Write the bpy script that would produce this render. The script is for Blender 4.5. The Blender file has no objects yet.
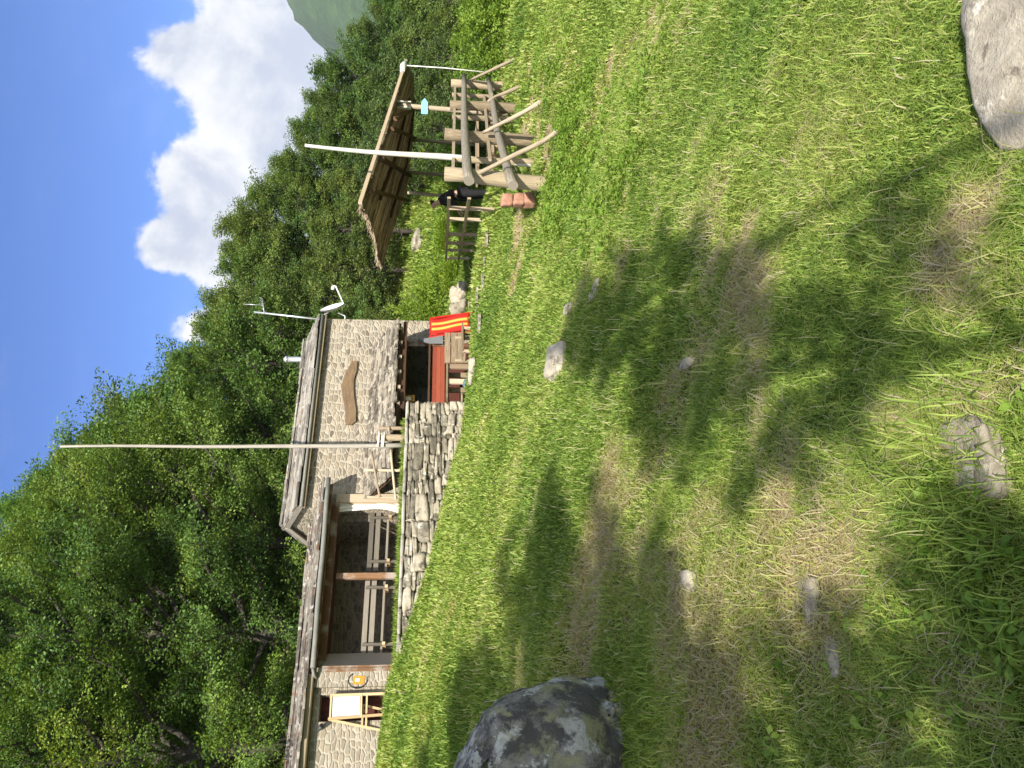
import bpy, bmesh, math, random
import numpy as np
from mathutils import Vector, Matrix, Quaternion
R = math.radians
scene = bpy.context.scene
col = scene.collection

# ------------------------------------------------------------------ camera
# The photograph was taken upright and stored turned a quarter: up in the place is left in the picture.
FPX = 769.0
EYE = np.array([0.0, 0.0, 1.6])
_p, _r = R(5.5), R(0.75)
Fv = np.array([0, math.cos(_p), -math.sin(_p)])
U0 = np.array([0, math.sin(_p), math.cos(_p)])
X0 = np.array([1.0, 0, 0])
Xv = X0 * math.cos(_r) + U0 * math.sin(_r)
Uv = -X0 * math.sin(_r) + U0 * math.cos(_r)
cam_d = bpy.data.cameras.new('camera')
cam = bpy.data.objects.new('camera', cam_d)
col.objects.link(cam)
cam_d.sensor_width = 36.0
cam_d.lens = FPX / 1024 * 36.0
cam_d.clip_start = 0.05
cam_d.clip_end = 12000
m3 = Matrix((Vector(-Uv), Vector(Xv), Vector(-Fv))).transposed()
cam.matrix_world = Matrix.Translation(Vector(EYE)) @ m3.to_4x4()
scene.camera = cam

# ------------------------------------------------------------------ sun and sky
SUN_AZ, SUN_EL = R(-2), R(32)          # light travels towards azimuth SUN_AZ (from +Y towards +X)
sun_dir = Vector((math.sin(SUN_AZ) * math.cos(SUN_EL), math.cos(SUN_AZ) * math.cos(SUN_EL), -math.sin(SUN_EL)))
sd = bpy.data.lights.new('sun', 'SUN')
sd.energy = 5.0
sd.angle = R(0.5)
sd.color = (1.0, 0.93, 0.80)
sun = bpy.data.objects.new('sun', sd)
col.objects.link(sun)
sun.rotation_mode = 'QUATERNION'
sun.rotation_quaternion = sun_dir.to_track_quat('-Z', 'Y')

world = bpy.data.worlds.new("World")
scene.world = world
world.use_nodes = True


class NT:
    """small helper to wire node trees"""
    def __init__(self, tree):
        self.t = tree
        self.n = tree.nodes
        self.l = tree.links

    def node(self, typ, **kw):
        nd = self.n.new(typ)
        for k, v in kw.items():
            setattr(nd, k, v)
        return nd

    def put(self, sock, v):
        if v is None:
            return
        if isinstance(v, bpy.types.NodeSocket):
            self.l.new(v, sock)
        else:
            if hasattr(sock, 'default_value'):
                if sock.type == 'RGBA' and len(v) == 3:
                    v = (*v, 1)
                sock.default_value = v

    def math(self, op, a, b=None, c=None, clamp=False):
        nd = self.node('ShaderNodeMath', operation=op)
        nd.use_clamp = clamp
        self.put(nd.inputs[0], a)
        self.put(nd.inputs[1], b)
        self.put(nd.inputs[2], c)
        return nd.outputs[0]

    def vmath(self, op, a, b=None):
        nd = self.node('ShaderNodeVectorMath', operation=op)
        self.put(nd.inputs[0], a)
        self.put(nd.inputs[1], b)
        return nd.outputs[0]

    def mix(self, f, a, b, blend='MIX'):
        nd = self.node('ShaderNodeMix', data_type='RGBA', blend_type=blend)
        self.put(nd.inputs[0], f)
        self.put(nd.inputs[6], a)
        self.put(nd.inputs[7], b)
        return nd.outputs[2]

    def noise(self, vec, scale, detail=4, rough=.55, dist=0.0, out=0, dims='3D'):
        nd = self.node('ShaderNodeTexNoise', noise_dimensions=dims)
        self.put(nd.inputs['Vector'], vec)
        nd.inputs['Scale'].default_value = scale
        nd.inputs['Detail'].default_value = detail
        nd.inputs['Roughness'].default_value = rough
        nd.inputs['Distortion'].default_value = dist
        return nd.outputs[out]

    def ramp(self, f, stops, interp='LINEAR'):
        nd = self.node('ShaderNodeValToRGB')
        cr = nd.color_ramp
        cr.interpolation = interp
        while len(cr.elements) < len(stops):
            cr.elements.new(.5)
        for e, (p, c) in zip(cr.elements, stops):
            e.position = p
            e.color = (*c, 1) if len(c) == 3 else c
        self.put(nd.inputs[0], f)
        return nd.outputs[0]

    def mapr(self, v, a, b, c=0.0, d=1.0, smooth=True):
        nd = self.node('ShaderNodeMapRange', interpolation_type='SMOOTHSTEP' if smooth else 'LINEAR')
        self.put(nd.inputs[0], v)
        for i, x in enumerate((a, b, c, d)):
            nd.inputs[i + 1].default_value = x
        return nd.outputs[0]

    def comb(self, x, y, z):
        nd = self.node('ShaderNodeCombineXYZ')
        for i, v in enumerate((x, y, z)):
            self.put(nd.inputs[i], v)
        return nd.outputs[0]

    def sep(self, v):
        nd = self.node('ShaderNodeSeparateXYZ')
        self.put(nd.inputs[0], v)
        return nd.outputs

    def attr(self, name):
        nd = self.node('ShaderNodeAttribute', attribute_name=name)
        return nd


def build_world():
    W = NT(world.node_tree)
    W.n.clear()
    out = W.node('ShaderNodeOutputWorld')
    bg = W.node('ShaderNodeBackground')
    bg.inputs[1].default_value = 0.15
    sky = W.node('ShaderNodeTexSky', sky_type='NISHITA')
    sky.sun_disc = False
    sky.sun_elevation = SUN_EL
    sky.sun_rotation = SUN_AZ + math.pi
    sky.altitude = 900
    sky.air_density = 1.0
    sky.dust_density = 0.5
    sky.ozone_density = 2.2
    tc = W.node('ShaderNodeTexCoord')
    d = tc.outputs['Generated']
    x, y, z = W.sep(d)
    ys = W.math('MAXIMUM', y, 0.02)
    a = W.math('DIVIDE', x, ys)
    b = W.math('DIVIDE', z, ys)
    pv = W.comb(a, b, 0.0)
    # upper edge of the cumulus bank as a function of the compass direction
    fc = W.node('ShaderNodeFloatCurve')
    cv = fc.mapping.curves[0]
    pts = CLOUD_TOP
    cv.points[0].location = pts[0]
    cv.points[1].location = pts[-1]
    for p in pts[1:-1]:
        cv.points.new(*p)
    for p in cv.points:
        p.handle_type = 'AUTO'
    fc.mapping.update()
    W.put(fc.inputs['Value'], W.math('MULTIPLY_ADD', a, 0.5, 0.5))
    edge = W.math('SUBTRACT', fc.outputs[0], b)
    n1 = W.noise(pv, 9, 9, .58, .25)
    n2 = W.noise(W.vmath('ADD', pv, (3.1, 1.7, 0.4)), 26, 7, .6, .1)
    nn = W.math('ADD', W.math('MULTIPLY', W.math('SUBTRACT', n1, .5), .17), W.math('MULTIPLY', W.math('SUBTRACT', n2, .5), .06))
    m = W.math('ADD', edge, nn)
    mask = W.mapr(m, -0.008, 0.022)
    # relief: the billows facing the sun are whiter than the folds between them
    off = W.vmath('ADD', pv, (-0.012, 0.018, 0.0))
    r1 = W.math('SUBTRACT', W.noise(off, 9, 9, .58, .25), n1)
    fold = W.noise(W.vmath('ADD', pv, (7.3, 2.2, 0)), 6, 6, .6, .6)
    sh = W.math('ADD', W.math('MULTIPLY', r1, -2.2), W.math('MULTIPLY', W.math('SUBTRACT', fold, .5), 1.5))
    sh = W.math('ADD', sh, W.math('MULTIPLY', m, -2.0))
    shade = W.mapr(sh, -0.55, 0.32)
    ccol = W.mix(shade, (2.0, 2.2, 2.7), (3.5, 3.5, 3.55))
    # thin veil low over the trees
    wisp = W.math('MULTIPLY', W.mapr(W.noise(W.vmath('MULTIPLY', pv, (1, 2.2, 1)), 4, 8, .62), .50, .78), .05)
    sc = W.mix(1.0, sky.outputs[0], (0.24, 0.39, 0.66), 'MULTIPLY')
    sc = W.mix(wisp, sc, (4, 4.2, 4.4))
    nb = W.noise(d, 2.6, 8, .6)  # unseen cloud cover added behind the camera as neutral fill for the shade
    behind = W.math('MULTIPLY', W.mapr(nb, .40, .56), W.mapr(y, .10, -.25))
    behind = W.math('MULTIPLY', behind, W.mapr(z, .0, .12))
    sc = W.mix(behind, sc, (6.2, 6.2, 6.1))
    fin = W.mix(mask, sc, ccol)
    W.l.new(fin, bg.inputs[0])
    W.l.new(bg.outputs[0], out.inputs[0])


def _dir(px, py):
    return Fv + ((768 - py) - 384) / FPX * Xv + (512 - px) / FPX * Uv


def _ab(px, py):
    d = _dir(px, py)
    return (float(d[0] / d[1] * .5 + .5), float(d[2] / d[1]))


# compass direction -> height of the cloud tops (both as tangents)
CLOUD_TOP = [(0.0, -0.0), (0.45, 0.0), (0.515, 0.02)] + [_ab(*q) for q in
    [(200, 345), (168, 322), (200, 298), (160, 262), (142, 235), (165, 208), (132, 180), (133, 155), (185, 128), (168, 100), (150, 62), (152, 36), (185, 5), (175, -60)]] + [(0.93, 0.30), (1.0, 0.2)]
build_world()

vs = scene.view_settings
vs.view_transform = 'Standard'
vs.look = 'None'
vs.exposure = 1.0
vs.gamma = 1.0
scene.render.engine = 'CYCLES'
scene.cycles.max_bounces = 6
scene.cycles.diffuse_bounces = 3
scene.cycles.transmission_bounces = 4
scene.cycles.transparent_max_bounces = 6
scene.cycles.volume_bounces = 0

# ------------------------------------------------------------------ geometry of the place
def P(px, py, Y):
    d = _dir(px, py)
    return EYE + d * (Y / d[1])


TH = R(57)
T = np.array([-math.sin(TH), -math.cos(TH), 0])      # along the house front, to the left
N = np.array([math.cos(TH), -math.sin(TH), 0])       # out of the house front
C0 = P(477, 322, 22.75) * np.array([1, 1, 0])
HOUSE_ROT = math.atan2(T[1], T[0])


def fp(s, w, z=0.0):
    return C0 + T * s + N * w + np.array([0, 0, z])


def sw(x, y):
    dx, dy = x - C0[0], y - C0[1]
    return dx * T[0] + dy * T[1], dx * N[0] + dy * N[1]


def fac(px, py, w):
    d = _dir(px, py)
    o = EYE - C0 - N * w
    k = -(o @ N) / (d @ N)
    q = EYE + k * d
    return float((q - C0) @ T), float(q[2])


# terrain: smooth surface through levels read from the place
LV = []
def lv(x, y, z): LV.append((x, y, z))
def lvp(px, py, Y):
    q = P(px, py, Y); lv(*q)
for s, z in ((3.9, .76), (4.5, .80), (5.4, .98), (6.4, 1.26), (7.4, 1.48), (8.2, 1.62), (8.9, 1.80), (9.6, 2.04)):
    q = fp(s, 2.3); lv(q[0], q[1], z)
q = fp(10.6, 2.4); lv(q[0], q[1], 2.42)
q = fp(12, 2.2); lv(q[0], q[1], 2.55)
q = fp(14, 2.2); lv(q[0], q[1], 2.7)
q = fp(12, 0.5); lv(q[0], q[1], 2.45)
q = fp(14, -3); lv(q[0], q[1], 3.0)
q = fp(8, -4); lv(q[0], q[1], 2.9)
q = fp(3, -4); lv(q[0], q[1], 2.0)
q = fp(1.0, .6); lv(q[0], q[1], .5)
q = fp(2.4, 1.8); lv(q[0], q[1], .58)
q = fp(3.2, .3); lv(q[0], q[1], .55)
q = fp(-1, -.5); lv(q[0], q[1], .55)
lvp(463, 290, 25.5)
lvp(475, 258, 25)
lvp(484, 208, 18.5)
lvp(400, 290, 38)
lvp(388, 230, 38)
lvp(545, 183, 13)
lvp(534, 138, 16)
lvp(516, 107, 19)
lvp(507, 85, 22)
lvp(514, 0, 20)
lvp(506, 40, 22)
lvp(548, 60, 14)
lv(0, 1.6, .0); lv(-1.5, 2, .36); lv(1.5, 2, -.34); lv(3.5, 3, -.75)
lv(-2, 4.2, .72); lv(0, 5, .22); lv(0, 9, .5); lv(3, 6, -.5); lv(4.2, 9, -.72); lv(2.4, 10, -.2)
lv(-3.5, 7, 1.2); lv(-5.2, 10, 1.88); lv(-2, 11, 1.25); lv(-8, 6, 2.3); lv(-5, 2, 1.2)
lv(0, 13, .68); lv(2, 16, .55)
lv(0, -6, -.5); lv(-8, -6, 1.2); lv(8, -6, -2.6); lv(0, -25, -2)
lv(-5, 45, 11); lv(-20, 40, 14.5); lv(-20, 0, 5); lv(-30, 20, 9); lv(-16, 24, 5.5); lv(-12, 40, 12); lv(2, 36, 4.0); lv(3, 50, 8)
lv(12, 29, -.6); lv(14, 36, .6); lv(22, 38, -.5); lv(24, 24, -4); lv(18, 10, -5); lv(30, 0, -9); lv(35, 50, -2); lv(16, 55, 4)
lv(-30, 60, 25); lv(-55, 20, 16); lv(60, 30, -9); lv(50, 70, -5); lv(0, 75, 20); lv(-50, -20, 9); lv(50, -25, -14)
LV = np.array(LV)


def _tps(r2):
    return r2 * np.log(np.maximum(r2, 1e-9)) * .5


def _fit():
    n = len(LV)
    d2 = ((LV[:, None, :2] - LV[None, :, :2]) ** 2).sum(-1)
    A = np.zeros((n + 3, n + 3))
    A[:n, :n] = _tps(d2) + np.eye(n) * 0.05
    A[:n, n] = 1
    A[:n, n + 1:] = LV[:, :2]
    A[n, :n] = 1
    A[n + 1:, :n] = LV[:, :2].T
    b = np.zeros(n + 3)
    b[:n] = LV[:, 2]
    return np.linalg.solve(A, b)


_cf = _fit()


def _vnoise(x, y, seed=0):
    xi, yi = np.floor(x).astype(np.int64), np.floor(y).astype(np.int64)
    xf, yf = x - xi, y - yi
    def h(a, b):
        v = (a * 374761393 + b * 668265263 + seed * 974711) & 0x7fffffff
        v = ((v ^ (v >> 13)) * 1274126177) & 0x7fffffff
        return ((v ^ (v >> 16)) & 0xffff) / 65535.0
    u, v = xf * xf * (3 - 2 * xf), yf * yf * (3 - 2 * yf)
    return (h(xi, yi) * (1 - u) + h(xi + 1, yi) * u) * (1 - v) + (h(xi, yi + 1) * (1 - u) + h(xi + 1, yi + 1) * u) * v


def fbm(x, y, seed=0, oct=4):
    t, a, s = 0, .5, 0
    for i in range(oct):
        t = t + a * _vnoise(x * 2 ** i + 17.3 * i, y * 2 ** i - 9.1 * i, seed + i)
        s += a
        a *= .5
    return t / s


def ground(x, y):
    x = np.atleast_1d(np.asarray(x, float))
    y = np.atleast_1d(np.asarray(y, float))
    xc, yc = np.clip(x, -60, 60), np.clip(y, -30, 80)
    n = len(LV)
    out = np.zeros(x.shape)
    fx, fy, fo = xc.ravel(), yc.ravel(), out.ravel()
    for i in range(0, len(fx), 20000):
        a, b = fx[i:i + 20000], fy[i:i + 20000]
        d2 = (a[:, None] - LV[None, :, 0]) ** 2 + (b[:, None] - LV[None, :, 1]) ** 2
        fo[i:i + 20000] = _tps(d2) @ _cf[:n] + _cf[n] + _cf[n + 1] * a + _cf[n + 2] * b
    out = fo.reshape(x.shape)
    out = out + (fbm(x * .9, y * .9, 3, 4) - .5) * .24 + (fbm(x * .35, y * .35, 8, 2) - .5) * .16
    far = np.clip((np.hypot(x, y) - 90) / 300, 0, 1)
    return out * (1 - far) + (-30) * far


def gz(x, y):
    return float(ground([x], [y])[0])


def ground_at(px, py, tmax=60):
    d = _dir(px, py)
    k = np.linspace(1.0, tmax, 1500)
    pts = EYE + d[None] * k[:, None]
    below = pts[:, 2] < ground(pts[:, 0], pts[:, 1])
    i = int(np.argmax(below)) if below.any() else len(k) - 1
    q = pts[i]
    return np.array([q[0], q[1], gz(q[0], q[1])])


# ------------------------------------------------------------------ mesh builder
class MB:
    def __init__(self, seed=0):
        self.v, self.f, self.uv, self.t = [], [], [], []
        self.sm = []
        self.rng = random.Random(seed)

    def face(self, idx, uvs, tint, smooth=False):
        self.f.append(idx)
        self.uv.extend(uvs)
        self.t.extend([tint] * len(idx))
        self.sm.append(smooth)

    def box(self, c, size, ax=None, tint=None, jit=0.0, taper=None):
        """box centred at c; size along axes ax (three vectors); uv runs along the longest side"""
        c = np.array(c, float)
        ax = np.eye(3) if ax is None else np.array(ax, float)
        tint = self.rng.random() if tint is None else tint
        h = np.array(size) / 2
        L = int(np.argmax(size))
        o = len(self.v)
        uo = self.rng.random() * 20
        cs = []
        for sx in (-1, 1):
            for sy in (-1, 1):
                for sz in (-1, 1):
                    l = np.array([sx, sy, sz]) * h
                    if taper is not None and sz > 0:
                        l = l * np.array([taper, taper, 1])
                    if jit:
                        l = l + np.array([self.rng.uniform(-jit, jit) for _ in range(3)])
                    cs.append(l)
                    self.v.append(tuple(c + l @ ax))
        for q in ((0, 1, 3, 2), (4, 6, 7, 5), (0, 4, 5, 1), (2, 3, 7, 6), (0, 2, 6, 4), (1, 5, 7, 3)):
            n = [k for k in range(3) if len({round(cs[i][k] * (1 if not jit else 0), 6) for i in q}) == 1] if not jit else []
            oth = [k for k in range(3) if k != L]
            uvs = [(cs[i][L] + uo, cs[i][oth[0]] + cs[i][oth[1]] + uo) for i in q]
            self.face(tuple(o + i for i in q), uvs, tint)

    def beam(self, a, b, w, h, up=(0, 0, 1), tint=None, jit=0.0):
        a, b = np.array(a, float), np.array(b, float)
        d = b - a
        L = np.linalg.norm(d)
        d /= L
        up = np.array(up, float)
        sx = np.cross(d, up)
        if np.linalg.norm(sx) < 1e-3:
            sx = np.cross(d, (1.0, 0, 0))
        sx /= np.linalg.norm(sx)
        sz = np.cross(sx, d)
        self.box((a + b) / 2, (w, L, h), (sx, d, sz), tint, jit)

    def tube(self, pts, rad, n=10, tint=None, wob=0.0, cap=True):
        pts = [np.array(p, float) for p in pts]
        if not hasattr(rad, '__len__'):
            rad = [rad] * len(pts)
        tint = self.rng.random() if tint is None else tint
        o = len(self.v)
        uo = self.rng.random() * 20
        ref = None
        L = 0
        Ls = []
        for i, p in enumerate(pts):
            d = pts[min(i + 1, len(pts) - 1)] - pts[max(i - 1, 0)]
            d = d / (np.linalg.norm(d) + 1e-9)
            if ref is None:
                ref = np.cross(d, (0, 0, 1.0) if abs(d[2]) < .9 else (1.0, 0, 0))
            ref = ref - d * (ref @ d)
            ref /= np.linalg.norm(ref)
            bi = np.cross(d, ref)
            if i:
                L += np.linalg.norm(p - pts[i - 1])
            Ls.append(L)
            for k in range(n):
                a = 2 * math.pi * k / n
                rr = rad[i] * (1 + (self.rng.uniform(-wob, wob) if wob else 0))
                self.v.append(tuple(p + (ref * math.cos(a) + bi * math.sin(a)) * rr))
        for i in range(len(pts) - 1):
            for k in range(n):
                k2 = (k + 1) % n
                q = (o + i * n + k, o + i * n + k2, o + (i + 1) * n + k2, o + (i + 1) * n + k)
                c = 2 * math.pi * max(rad[i], .01) / n
                self.face(q, [(Ls[i] + uo, k * c), (Ls[i] + uo, (k + 1) * c), (Ls[i + 1] + uo, (k + 1) * c), (Ls[i + 1] + uo, k * c)], tint, True)
        if cap:
            for i, rev in ((0, True), (len(pts) - 1, False)):
                q = [o + i * n + k for k in range(n)]
                if rev:
                    q.reverse()
                self.face(tuple(q), [(uo, uo + .3 * math.sin(k)) for k in range(n)], min(1, tint + .15))

    def log(self, a, b, r0, r1, bend=0.0, n=12, seg=7, tint=None, wob=.04):
        a, b = np.array(a, float), np.array(b, float)
        d = b - a
        side = np.array([self.rng.uniform(-1, 1) for _ in range(3)])
        side -= d * (side @ d) / (d @ d)
        side /= np.linalg.norm(side) + 1e-9
        pts, rad = [], []
        ph = self.rng.uniform(0, 6)
        for i in range(seg + 1):
            t = i / seg
            pts.append(a + d * t + side * bend * (math.sin(t * math.pi) + .35 * math.sin(t * 7 + ph)))
            rad.append((r0 + (r1 - r0) * t) * (1 + .05 * math.sin(t * 11 + ph)))
        self.tube(pts, rad, n, tint, wob)

    def poly(self, pts, tint=.5):
        o = len(self.v)
        for p in pts:
            self.v.append(tuple(map(float, p)))
        self.face(tuple(range(o, o + len(pts))), [(p[0] + p[1], p[2]) for p in pts], tint)

    def prism(self, outline, ax_u, ax_v, origin, depth_vec, tint=.5, uvx=1.0):
        """flat outline (list of 2-D) given a thickness"""
        origin = np.array(origin, float)
        au, av, dv = (np.array(q, float) for q in (ax_u, ax_v, depth_vec))
        o = len(self.v)
        n = len(outline)
        for k in (0, 1):
            for (a, b) in outline:
                self.v.append(tuple(origin + au * a + av * b + dv * k))
        uv = [(a, b) for a, b in outline]
        self.face(tuple(range(o, o + n)), uv, tint)
        self.face(tuple(reversed(range(o + n, o + 2 * n))), list(reversed(uv)), tint)
        for i in range(n):
            j = (i + 1) % n
            self.face((o + i, o + n + i, o + n + j, o + j), [uv[i], uv[i], uv[j], uv[j]], tint)

    def stone(self, c, size, ax=None, tint=None, k=4, rough=.08, pw=4.0):
        """rounded irregular stone filling a box"""
        c = np.array(c, float)
        ax = np.eye(3) if ax is None else np.array(ax, float)
        tint = self.rng.random() if tint is None else tint
        h = np.array(size) / 2
        o = len(self.v)
        ph = [self.rng.uniform(0, 10) for _ in range(6)]
        idx = {}
        skew = [self.rng.uniform(-.18, .18) for _ in range(3)]
        def vert(i, j, l):
            key = (i, j, l)
            if key in idx:
                return idx[key]
            q = np.array([i, j, l]) / k * 2 - 1
            nrm = (np.abs(q) ** pw).sum() ** (1 / pw)
            q = q / nrm
            w = 1 + rough * (math.sin(q[0] * 2.3 + ph[0]) * math.sin(q[1] * 2.9 + ph[1]) + .8 * math.sin(q[2] * 3.7 + ph[2] + q[0] * 2) + .5 * math.sin(q[1] * 6 + ph[3]) * math.sin(q[2] * 5 + ph[4]))
            q = q * w
            q = q + np.array([skew[0] * q[2], skew[1] * q[0] * .5, skew[2] * q[0]])
            self.v.append(tuple(c + (q * h) @ ax))
            idx[key] = len(self.v) - 1
            return idx[key]
        for d in range(3):
            for side in (0, k):
                for a in range(k):
                    for b in range(k):
                        q = []
                        for (da, db) in ((0, 0), (1, 0), (1, 1), (0, 1)):
                            t = [0, 0, 0]
                            t[d] = side
                            t[(d + 1) % 3] = a + da
                            t[(d + 2) % 3] = b + db
                            q.append(vert(*t))
                        if side == 0:
                            q.reverse()
                        self.face(tuple(q), [(0, 0), (1, 0), (1, 1), (0, 1)], tint, True)

    def build(self, name, material, parent=None, loc=None):
        me = bpy.data.meshes.new(name)
        me.from_pydata(self.v, [], self.f)
        uvl = me.uv_layers.new(name='UVMap')
        uvl.data.foreach_set('uv', np.array(self.uv, np.float32).ravel())
        at = me.attributes.new('tint', 'FLOAT', 'CORNER')
        at.data.foreach_set('value', np.array(self.t, np.float32))
        me.polygons.foreach_set('use_smooth', self.sm)
        me.materials.append(material)
        me.validate()
        o = bpy.data.objects.new(name, me)
        col.objects.link(o)
        if parent is not None:
            o.parent = parent
        if loc is not None:
            o.location = loc
        return o


def empty(name, loc=(0, 0, 0), rz=0.0):
    o = bpy.data.objects.new(name, None)
    o.empty_display_size = .2
    o.location = tuple(map(float, loc))
    o.rotation_euler = (0, 0, rz)
    col.objects.link(o)
    return o


def tag(o, label=None, cat=None, group=None, kind=None):
    if label: o['label'] = label
    if cat: o['category'] = cat
    if group: o['group'] = group
    if kind: o['kind'] = kind
    return o


# ------------------------------------------------------------------ materials
def newmat(name):
    m = bpy.data.materials.new(name)
    m.use_nodes = True
    t = NT(m.node_tree)
    t.n.clear()
    out = t.node('ShaderNodeOutputMaterial')
    b = t.node('ShaderNodeBsdfPrincipled')
    b.inputs['Specular IOR Level'].default_value = .25
    b.inputs['Roughness'].default_value = .85
    t.l.new(b.outputs[0], out.inputs[0])
    return m, t, b, out


def bump(t, b, h, strength=.5, dist=.02):
    n = t.node('ShaderNodeBump')
    n.inputs['Strength'].default_value = strength
    n.inputs['Distance'].default_value = dist
    t.put(n.inputs['Height'], h)
    t.l.new(n.outputs[0], b.inputs['Normal'])


def wood(name, dark, light, grain=26, rough=.8, tintamt=.5, weather=None):
    m, t, b, o = newmat(name)
    uv = t.node('ShaderNodeUVMap').outputs[0]
    g = t.vmath('MULTIPLY', uv, (2.2, grain * 1.6, 1))
    n = t.noise(g, 1.6, 6, .6, .4)
    n2 = t.noise(uv, 2.3, 4, .6)
    tint = t.attr('tint').outputs['Fac']
    f = t.math('ADD', t.math('MULTIPLY', n, .75), t.math('MULTIPLY', t.math('SUBTRACT', tint, .5), tintamt))
    c = t.ramp(f, [(.22, dark), (.68, light)])
    if weather:
        c = t.mix(t.mapr(n2, .48, .66), c, weather)
    t.l.new(c, b.inputs['Base Color'])
    b.inputs['Roughness'].default_value = rough
    bump(t, b, n, .5, .012)
    return m


def plain(name, c, rough=.6, metal=0.0, var=.18, spec=.3):
    m, t, b, o = newmat(name)
    tc = t.node('ShaderNodeTexCoord').outputs['Object']
    n = t.noise(tc, 7, 5, .6)
    c2 = tuple(x * (1 - var) for x in c)
    t.l.new(t.mix(t.mapr(n, .35, .65), c2, c), b.inputs['Base Color'])
    b.inputs['Roughness'].default_value = rough
    b.inputs['Metallic'].default_value = metal
    b.inputs['Specular IOR Level'].default_value = spec
    return m


def masonry(name, scale, stops, mortar, mw=(.0, .22), squash=2.05):
    m, t, b, o = newmat(name)
    tc = t.node('ShaderNodeTexCoord').outputs['Object']
    s, w, z = t.sep(tc)
    v = t.comb(t.math('MULTIPLY_ADD', w, .83, s), t.math('MULTIPLY', z, squash), 0.0)
    ns = t.node('ShaderNodeTexNoise')
    t.put(ns.inputs['Vector'], v)
    ns.inputs['Scale'].default_value = 5.0
    ns.inputs['Detail'].default_value = 3
    dv = t.vmath('MULTIPLY', t.vmath('SUBTRACT', ns.outputs['Color'], (.5, .5, .5)), (.15, .12, 0))
    v2 = t.vmath('ADD', v, dv)
    def vor(feature):
        nd = t.node('ShaderNodeTexVoronoi', voronoi_dimensions='2D', feature=feature)
        t.put(nd.inputs['Vector'], v2)
        nd.inputs['Scale'].default_value = scale
        nd.inputs['Randomness'].default_value = .80
        return nd
    cellc = t.sep(vor('F1').outputs['Color'])
    edge = vor('DISTANCE_TO_EDGE').outputs['Distance']
    edge = t.math('ADD', edge, t.math('MULTIPLY', t.math('SUBTRACT', t.noise(v, 14, 4), .5), .16))
    mask = t.mapr(edge, mw[0], mw[1])
    fine = t.noise(tc, 22, 6, .65)
    big = t.noise(tc, 1.1, 4, .6)
    f = t.math('ADD', t.math('MULTIPLY', cellc[0], .7), t.math('MULTIPLY', fine, .35))
    c = t.ramp(f, stops)
    mc = t.mix(t.mapr(fine, .3, .7), tuple(x * .78 for x in mortar), mortar)
    c = t.mix(mask, mc, c)
    c = t.mix(t.mapr(big, .45, .75, 0, .30), c, (.24, .22, .18))
    t.l.new(c, b.inputs['Base Color'])
    b.inputs['Roughness'].default_value = .92
    h = t.math('ADD', t.math('MULTIPLY', mask, .7), t.math('MULTIPLY', t.math('ADD', fine, cellc[1]), .35))
    bump(t, b, h, .8, .03)
    return m


def stone_mat(name, stops, lichen=None, scale=6, licamt=(.56, .68), rough=.9, crisp=False):
    m, t, b, o = newmat(name)
    tc = t.node('ShaderNodeTexCoord').outputs['Object']
    tint = t.attr('tint').outputs['Fac']
    n = t.noise(tc, scale, 7, .65, .3)
    f = t.math('ADD', t.math('MULTIPLY', n, .8), t.math('MULTIPLY', t.math('SUBTRACT', tint, .5), .55))
    c = t.ramp(f, stops)
    if lichen:
        for i, lc in enumerate(lichen):
            q = t.vmath('ADD', tc, (3.3 * i + 1, 1.7 * i, 5.1 * i))
            k = t.math('ADD', t.noise(q, scale * .55, 3, .5, .5), t.math('MULTIPLY', t.math('SUBTRACT', t.noise(q, scale * 5, 5, .7), .35), .34))
            lo, hi = (licamt[0] + .08, licamt[1] + .06) if not (crisp and i in (0, 3)) else (.60, .635)
            c = t.mix(t.mapr(k, lo, hi), c, lc)
    t.l.new(c, b.inputs['Base Color'])
    b.inputs['Roughness'].default_value = rough
    bump(t, b, t.math('ADD', n, t.math('MULTIPLY', t.noise(tc, scale * 7, 5, .7), .45)), .8, .02)
    return m


def leafmat(name, stops, trans=.38, attr='tint', spec=.12):
    m = bpy.data.materials.new(name)
    m.use_nodes = True
    t = NT(m.node_tree)
    t.n.clear()
    out = t.node('ShaderNodeOutputMaterial')
    tint = t.attr(attr).outputs['Fac']
    c = t.ramp(tint, stops)
    if attr == 'tint' and name.endswith('leaves'):
        oi = t.node('ShaderNodeObjectInfo')
        c = t.mix(1.0, c, t.ramp(oi.outputs['Random'], [(0, (.78, .84, .95)), (.35, (1.0, 1.0, 1.0)), (.7, (1.12, 1.04, .85)), (1, (.92, 1.08, 1.1))]), 'MULTIPLY')
    d = t.node('ShaderNodeBsdfDiffuse')
    tr = t.node('ShaderNodeBsdfTranslucent')
    t.l.new(c, d.inputs[0])
    c2 = t.mix(1.0, c, (1.5, 1.3, .5), 'MULTIPLY')
    t.l.new(c2, tr.inputs[0])
    mx = t.node('ShaderNodeMixShader')
    mx.inputs[0].default_value = trans
    t.l.new(d.outputs[0], mx.inputs[1])
    t.l.new(tr.outputs[0], mx.inputs[2])
    gl = t.node('ShaderNodeBsdfGlossy')
    gl.inputs['Roughness'].default_value = .6
    gl.inputs[0].default_value = (.9, .95, 1, 1)
    m2 = t.node('ShaderNodeMixShader')
    m2.inputs[0].default_value = spec * .12
    t.l.new(mx.outputs[0], m2.inputs[1])
    t.l.new(gl.outputs[0], m2.inputs[2])
    t.l.new(m2.outputs[0], out.inputs[0])
    return m


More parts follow.
